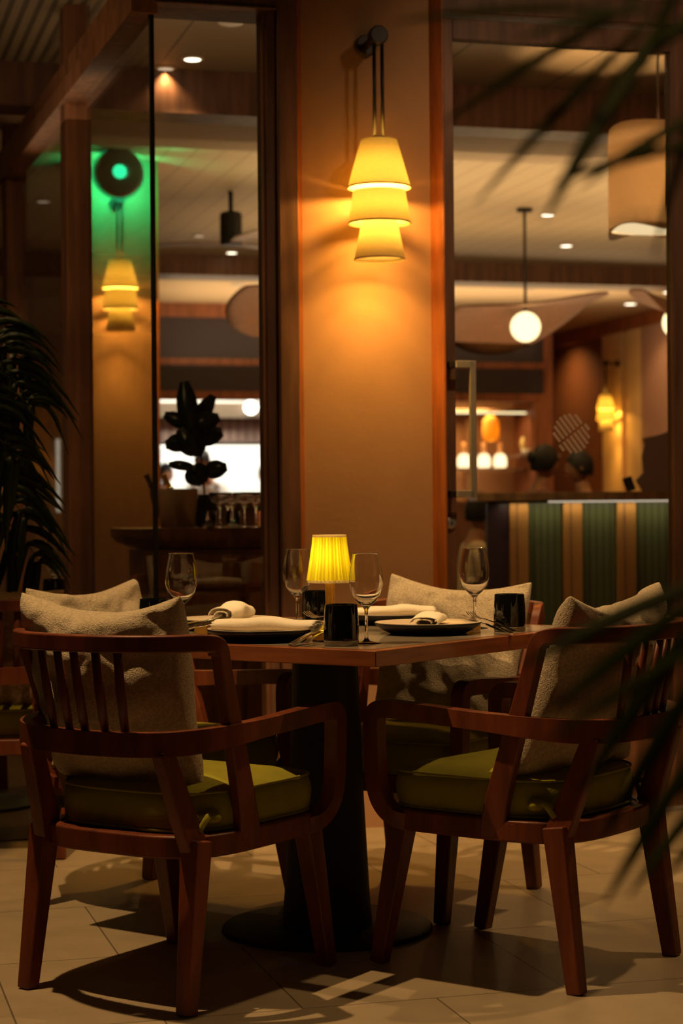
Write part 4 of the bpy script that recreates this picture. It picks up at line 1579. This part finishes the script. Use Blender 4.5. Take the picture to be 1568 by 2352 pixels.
STW = mat('kitchen_steel', (.55, .52, .47), .3, metal=.7)
hd = empty('extractor_hood', kpt(500, 13.6), TH, 'steel extractor hood over the bright kitchen', 'extractor hood')
MB().box((0, 0, 2.13), (2.2, .5, .16)).build('canopy', mat('hood_face', (.13, .09, .055), .6), hd, bevel=.005)
MB().box((0, .05, 1.93), (2.1, .4, .24)).build('filter_bank', planks('filters', (.30, .20, .16), .09, 0, gap=.3, line=.5), hd, bevel=.005)
MB().ball((.30, -.30, 2.16), .075, 20, 12).build('work_light', emis('worklight', (1, .96, .88), 7), hd, smooth=True)
kc = empty('pass_counter', B(2.95, 12.25), TH, 'pale counter of the kitchen pass', 'counter')
MB().box((0, .10, 1.185), (2.3, .26, .05)).build('counter_top', STW, kc, bevel=.004)
ks = empty('warming_shelf', B(3.2, 14.05), TH, 'lit steel shelf above the kitchen pass', 'shelf')
MB().box((0, 0, 1.80), (1.6, .35, .03)).build('shelf_board', STW, ks, bevel=.003)
MB().box((0, -.12, 1.775), (1.5, .05, .02)).build('light_bar', emis('shelf_bar', (1, .93, .8), 3.0), ks, bevel=0)
for sx in (-.7, .7):
    MB().box((sx, 0, 1.98), (.02, .02, .34)).build('hanger', STW, ks)

# back bar: shelves, lantern, table lamps, bowls
bs = empty('back_bar_shelves', B(5.6, 13.2), TH, 'back bar shelving with a glowing top ledge', 'shelves')
for z, w_, nm in ((2.13, 1.7, 'top_ledge'), (1.50, 1.7, 'shelf_board'), (1.66, .0, '')):
    if w_:
        MB().box((-.05, -.02, z), (w_, .34, .035)).build(nm, wood('shelf_wood', (.40, .22, .11)), bs, bevel=.003)
MB().box((-.05, -.17, 2.105), (1.6, .02, .018)).build('light_bar', emis('ledge_bar', (1, .80, .45), 2.2), bs)
for x in (-.50, .12):
    MB().box((x, 0, 1.65), (.035, .30, .95)).build('upright', wood('shelf_wood', (.40, .22, .11)), bs, bevel=.003)
BLG = emis('bottle_lamp_glow', (1, .74, .42), 2.6)
for i, px in enumerate((1066, 1112, 1149)):
    p = kpt(px, 12.95)
    t = empty('bottle_lamp', (p.x, p.y, 1.52), 0, ('bottle shaped lamp seen between the bars of the door handle', 'bottle shaped lamp just right of the door handle', 'brightest bottle shaped lamp, right of the other two')[i], 'lamp', 'bottle shaped lamps on the back bar')
    MB().lathe([(0, 0), (.062, 0), (.072, .04), (.068, .10), (.045, .14), (0, .15)], 24).build('glowing_body', BLG, t, smooth=True)
    MB().lathe([(0, .13), (.026, .13), (.022, .22), (.026, .26), (0, .27)], 20).build('neck', mat('neck_amber', (.75, .35, .12), .4, emit=(1, .35, .08), estr=.5), t, smooth=True)
p = kpt(1128, 12.95)
t = empty('hanging_lantern', (p.x, p.y, 1.80), 0, 'yellow hanging lantern above the bottle lamps', 'lantern')
MB().lathe([(.045, 0), (.085, .03), (.095, .12), (.085, .22), (.04, .27), (.038, .27), (.082, .22), (.092, .12), (.082, .03), (.045, 0)], 28).build('lantern_shade', shade_mat('lantern_fabric', (.95, .65, .18), .6), t, smooth=True)
MB().ball((0, 0, .13), .03, 16, 10).build('bulb', emis('lantern_bulb', (1, .62, .15), 25), t, smooth=True)
light('POINT', 'lantern_light', (p.x, p.y - .0, 1.88), 2.5, (1, .6, .15), .03)
cable(MB(), 0, 0, .27, .33, .004).build('cord', BLK, t)
for i, (px, z) in enumerate(((1212, 1.662), (1232, 1.662), (1256, 1.662))):
    pass
p = kpt(1232, 13.0)
sh2 = empty('glass_shelf', (p.x, p.y, 1.63), TH, 'small lit shelf holding white bowls in the bar niche', 'shelf')
MB().box((0, .05, .012), (.46, .34, .024)).build('shelf_board', STW, sh2, bevel=.002)
BWL = mat('bowl_white', (.9, .82, .62), .35)
LBL = ['white bowl at the left of the small bar shelf', 'white bowl in the middle of the small bar shelf', 'tall white bowl at the right of the small bar shelf']
for i, (px, r, hh) in enumerate(((1208, .052, .06), (1232, .050, .065), (1256, .058, .13))):
    p = kpt(px, 12.95)
    q = MB().lathe([(0, 0), (r * .6, 0), (r * .9, hh * .4), (r, hh), (r - .006, hh), (r * .8, hh * .4), (0, .012)], 28).build('bowl', BWL, None, smooth=True)
    q.location = (p.x, p.y, 1.655)
    tag(q, LBL[i], 'bowl', 'white bowls on the bar shelf')
p = kpt(1218, 13.05)
q = MB().lathe([(0, 0), (.10, 0), (.112, .012), (.10, .016), (0, .016)], 36, M4.Rotation(radians(80), 4, 'X')).build('display_plate', mat('gold_plate', (.70, .48, .18), .35, metal=.4), None, smooth=True)
q.location = (p.x, p.y + .03, 1.775)
tag(q, 'round gold plate standing upright behind the white bowls', 'plate')
light('SPOT', 'shelf_spot', B(5.95, 12.75, 2.14), 9, (1, .78, .40), .03, kpt(1232, 13.0) + V((0, 0, 1.7)), 60, .5)
light('AREA', 'lower_bar_glow', B(5.4, 13.0, 1.46), 5, (1, .62, .30), 1.2, B(5.4, 13.4, 1.0), sy=.08)
for a_, b_ in ((6.3, 13.0), (6.95, 14.5), (6.2, 11.6)):  # spots added to brighten the side wall, without fixtures
    light('SPOT', 'ceiling_spot', B(a_, b_, 3.1), 45, WARM, .03, B(7.5, b_, .9), 130, 1.0)
# white light tube in left bay
q = MB().sweep([(0, 0, 0), (0, 0, .62)], .03, .03, up=(0, 1, 0), rnd=True, n=12).build('tube_light', emis('tube_white', (1, .86, .68), .9), None, smooth=True)
p = kpt(134, 10.183, 1170)
q.location = p
tag(q, 'upright white tube light behind the palm in the left bay', 'light')

# ------------------------------------------------------------------ people
SKIN = mat('skin', (.42, .20, .12), .55)
HAIR = mat('hair_black', (.010, .007, .006), .6)


def skin_body(name, verts, edges, material, parent, sub=2):
    me = bpy.data.meshes.new(name)
    bm = bmesh.new()
    ly = bm.verts.layers.skin.verify()
    bv = []
    for (x, y, z, rx, ry) in verts:
        v = bm.verts.new((x, y, z))
        v[ly].radius = (rx, ry)
        bv.append(v)
    bv[0][ly].use_root = True
    for a, b in edges:
        bm.edges.new((bv[a], bv[b]))
    bm.to_mesh(me)
    bm.free()
    me.materials.append(material)
    o = bpy.data.objects.new(name, me)
    COL.objects.link(o)
    o.parent = parent
    md = o.modifiers.new('skin', 'SKIN')
    md.use_smooth_shade = True
    md.branch_smoothing = .6
    sb_ = o.modifiers.new('sub', 'SUBSURF')
    sb_.levels = sb_.render_levels = sub
    return o


def person(loc, deg, label, shirt, seated=True, lean=.0, headturn=0, base=0.45, bun=False, trousers=None):
    """Figure facing local +y. base: seat height when seated, hip height when standing."""
    t = empty('person', loc, radians(deg) - pi / 2, label, 'person')
    hz = base + .09
    L = lean
    sh_z, sh_y = hz + .48, L * .5
    nz, ny = hz + .55, L * .58
    hc = V((0, ny + .03 + L * .15, nz + .15))
    ve = [(0, 0, hz, .13, .10), (0, L * .15, hz + .16, .12, .09), (0, L * .35, hz + .34, .14, .10), (0, sh_y, sh_z, .09, .075), (0, ny, nz, .052, .055), (hc.x, hc.y - .01, hc.z - .09, .06, .065)]
    ed = [(0, 1), (1, 2), (2, 3), (3, 4), (4, 5)]
    for s_ in (-1, 1):
        k = len(ve)
        ve += [(s_ * .17, sh_y, sh_z - .015, .055, .055), (s_ * .215, sh_y + .06, sh_z - .26, .042, .042), (s_ * .15, sh_y + .27, sh_z - .30, .030, .028), (s_ * .135, sh_y + .335, sh_z - .30, .030, .016)]
        ed += [(3, k), (k, k + 1), (k + 1, k + 2), (k + 2, k + 3)]
        for f in range(4):
            j = len(ve)
            x0 = s_ * (.135 + (f - 1.5) * .018)
            ve += [(x0, sh_y + .372, sh_z - .302, .0085, .0085), (x0, sh_y + .40 + (.006, .012, .008, 0)[f], sh_z - .318, .007, .007)]
            ed += [(k + 3, j), (j, j + 1)]
        j = len(ve)
        ve += [(s_ * .10, sh_y + .345, sh_z - .308, .009, .009), (s_ * .092, sh_y + .37, sh_z - .315, .007, .007)]
        ed += [(k + 3, j), (j, j + 1)]
        k = len(ve)
        if seated:
            ve += [(s_ * .10, .06, hz - .02, .085, .08), (s_ * .13, .42, hz - .02, .062, .06), (s_ * .13, .44, .10, .040, .042), (s_ * .13, .54, .035, .04, .028)]
        else:
            ve += [(s_ * .10, .0, hz - .08, .085, .085), (s_ * .11, .02, .48, .06, .06), (s_ * .11, .0, .08, .038, .042), (s_ * .11, .12, .035, .04, .028)]
        ed += [(0, k), (k, k + 1), (k + 1, k + 2), (k + 2, k + 3)]
    body = skin_body('body', ve, ed, SKIN, t)
    # shirt over torso and upper arms
    g = .012
    sv = [(0, 0, hz - .02, .145, .115), (0, L * .15, hz + .16, .135, .105), (0, L * .35, hz + .34, .155, .115), (0, sh_y, sh_z - .005, .10, .085)]
    se = [(0, 1), (1, 2), (2, 3)]
    for s_ in (-1, 1):
        k = len(sv)
        sv += [(s_ * .17, sh_y, sh_z - .015, .066, .066), (s_ * .215, sh_y + .06, sh_z - .26, .054, .054), (s_ * .155, sh_y + .24, sh_z - .297, .042, .042)]
        se += [(3, k), (k, k + 1), (k + 1, k + 2)]
    skin_body('shirt', sv, se, shirt, t)
    tv = [(0, 0, hz + .0, .148, .118)]
    te = []
    for s_ in (-1, 1):
        k = len(tv)
        if seated:
            tv += [(s_ * .10, .06, hz - .02, .097, .092), (s_ * .13, .42, hz - .02, .074, .072), (s_ * .13, .44, .14, .055, .056)]
        else:
            tv += [(s_ * .10, .0, hz - .08, .098, .098), (s_ * .11, .02, .48, .075, .075), (s_ * .11, .0, .12, .056, .06)]
        te += [(0, k), (k, k + 1), (k + 1, k + 2)]
    skin_body('trousers', tv, te, trousers or DKP, t)
    # head
    Hm = M4.Translation(hc) @ M4.Rotation(radians(headturn), 4, 'Z') @ M4.Rotation(-L * .8, 4, 'X')
    n1, n2 = 28, 20
    vs, fs = [], []
    m = MB()
    prof = []
    for j in range(n2 + 1):
        ph = pi * j / n2
        for i in range(n1):
            a = 2 * pi * i / n1
            x, y, z = .074 * sin(ph) * cos(a), .092 * sin(ph) * sin(a), .112 * cos(ph)
            if z < 0:
                x *= 1 + z * 2.6
                y = y * (1 + z * 1.4) + .008 * (-z / .112)
            if y > .05:
                if abs(x) < .014 and -.035 < z < .015:
                    y += .020 * (1 - abs(x) / .014) * (1 - abs(z + .02) / .04)
                if .010 < abs(x) < .045 and -.005 < z < .025:
                    y -= .006
                if abs(x) < .028 and -.062 < z < -.05:
                    y += .004
            vs.append((x, y, z))
    for j in range(n2):
        for i in range(n1):
            i2 = (i + 1) % n1
            fs.append((j * n1 + i, j * n1 + i2, (j + 1) * n1 + i2, (j + 1) * n1 + i))
    m.add(vs, fs, Hm)
    for s_ in (-1, 1):
        m.ball((s_ * .074, -.005, -.005), (.010, .018, .030), 10, 8, Hm)
    hd_ = m.build('head', SKIN, body, smooth=True)
    em = MB()
    for s_ in (-1, 1):
        em.ball((s_ * .028, .078, .008), (.012, .008, .007), 10, 6, Hm)
    em.build('eyes', HAIR, hd_, smooth=True)
    MB().ball((0, .083, -.055), (.022, .008, .006), 10, 6, Hm).build('mouth', mat('lips', (.35, .08, .06), .5), hd_, smooth=True)
    # hair: shell over crown and back
    vs, fs = [], []
    m = MB()
    for j in range(15):
        ph = pi * .66 * j / 14
        for i in range(n1):
            a = 2 * pi * i / n1
            lim = 1.0
            fr = max(0, sin(a))
            ph2 = ph * (1 - .45 * fr)
            k = 1.13 + .04 * noise.noise(V((cos(a) * 2, sin(a) * 2, ph * 2 + deg)))
            vs.append((.074 * k * sin(ph2) * cos(a), .094 * k * sin(ph2) * sin(a) - .006, .114 * k * cos(ph2)))
    for j in range(14):
        for i in range(n1):
            i2 = (i + 1) % n1
            fs.append((j * n1 + i, j * n1 + i2, (j + 1) * n1 + i2, (j + 1) * n1 + i))
    m.add(vs, fs, Hm)
    if bun:
        m.ball((0, -.10, .03), (.045, .04, .045), 14, 10, Hm)
    h_ = m.build('hair', HAIR, t, smooth=True)
    return t


CHW_W = mat('chef_white', (.86, .85, .82), .8)
SHC = mat('shirt_cream', (.62, .50, .36), .85)
SHD = mat('shirt_plum', (.16, .06, .05), .85)
ff = CHW_W
pc = kpt(490, 13.3)
person((pc.x, pc.y, 0), 255, 'chef in a white jacket bending over the pass, dark hair seen above the bottle', CHW_W, False, .42, 0, .80)
pc = kpt(625, 13.1)
person((pc.x, pc.y, 0), 235, 'chef in white at the right of the pass, half hidden by the window frame', CHW_W, False, .10, 10, .66)
pc = kpt(368, 13.85)
person((pc.x, pc.y, 0), 300, 'kitchen worker in white at the left of the pass, behind the plant', CHW_W, False, .15, 0, .68)
person((cam_at(1224, 1100, 13.2).x, 13.2, 0), 12, 'dark haired guest sitting behind the bar, turned to the companion on the right', SHD, True, .08, 10, .60, True)
person((cam_at(1352, 1100, 13.9).x, 13.9, 0), 185, 'guest with dark curly hair behind the bar, beside the striped mark on the door', SHD, True, .06, 0, .58)
person((cam_at(1070, 1200, 12.2).x, 12.2, 0), 8, 'dark haired guest in a cream shirt left of the bar end, under the door handle', SHC, True, .10, 0, .26)

for i, (o_, sz) in enumerate(((V((cam_at(1224, 1100, 13.2).x, 13.2, 0)), .60), (V((cam_at(1352, 1100, 13.9).x, 13.9, 0)), .58), (V((cam_at(1070, 1200, 12.2).x, 12.2, 0)), .26))):
    t = empty('bar_stool', o_, 0, ('round stool under the guest facing right behind the bar', 'round stool under the curly haired guest', 'low stool under the guest in the cream shirt')[i], 'stool', 'stools of the bar guests')
    MB().lathe([(0, sz - .05), (.17, sz - .05), (.18, sz - .03), (.17, sz - .01), (0, sz - .01)], 28).build('seat', DKP, t, smooth=True)
    MB().lathe([(0, 0), (.18, 0), (.17, .015), (.025, .02), (.02, sz - .05), (0, sz - .05)], 24).build('stand', BLK, t, smooth=True)
# everything that was built lies in world space; refresh
bpy.context.view_layer.update()
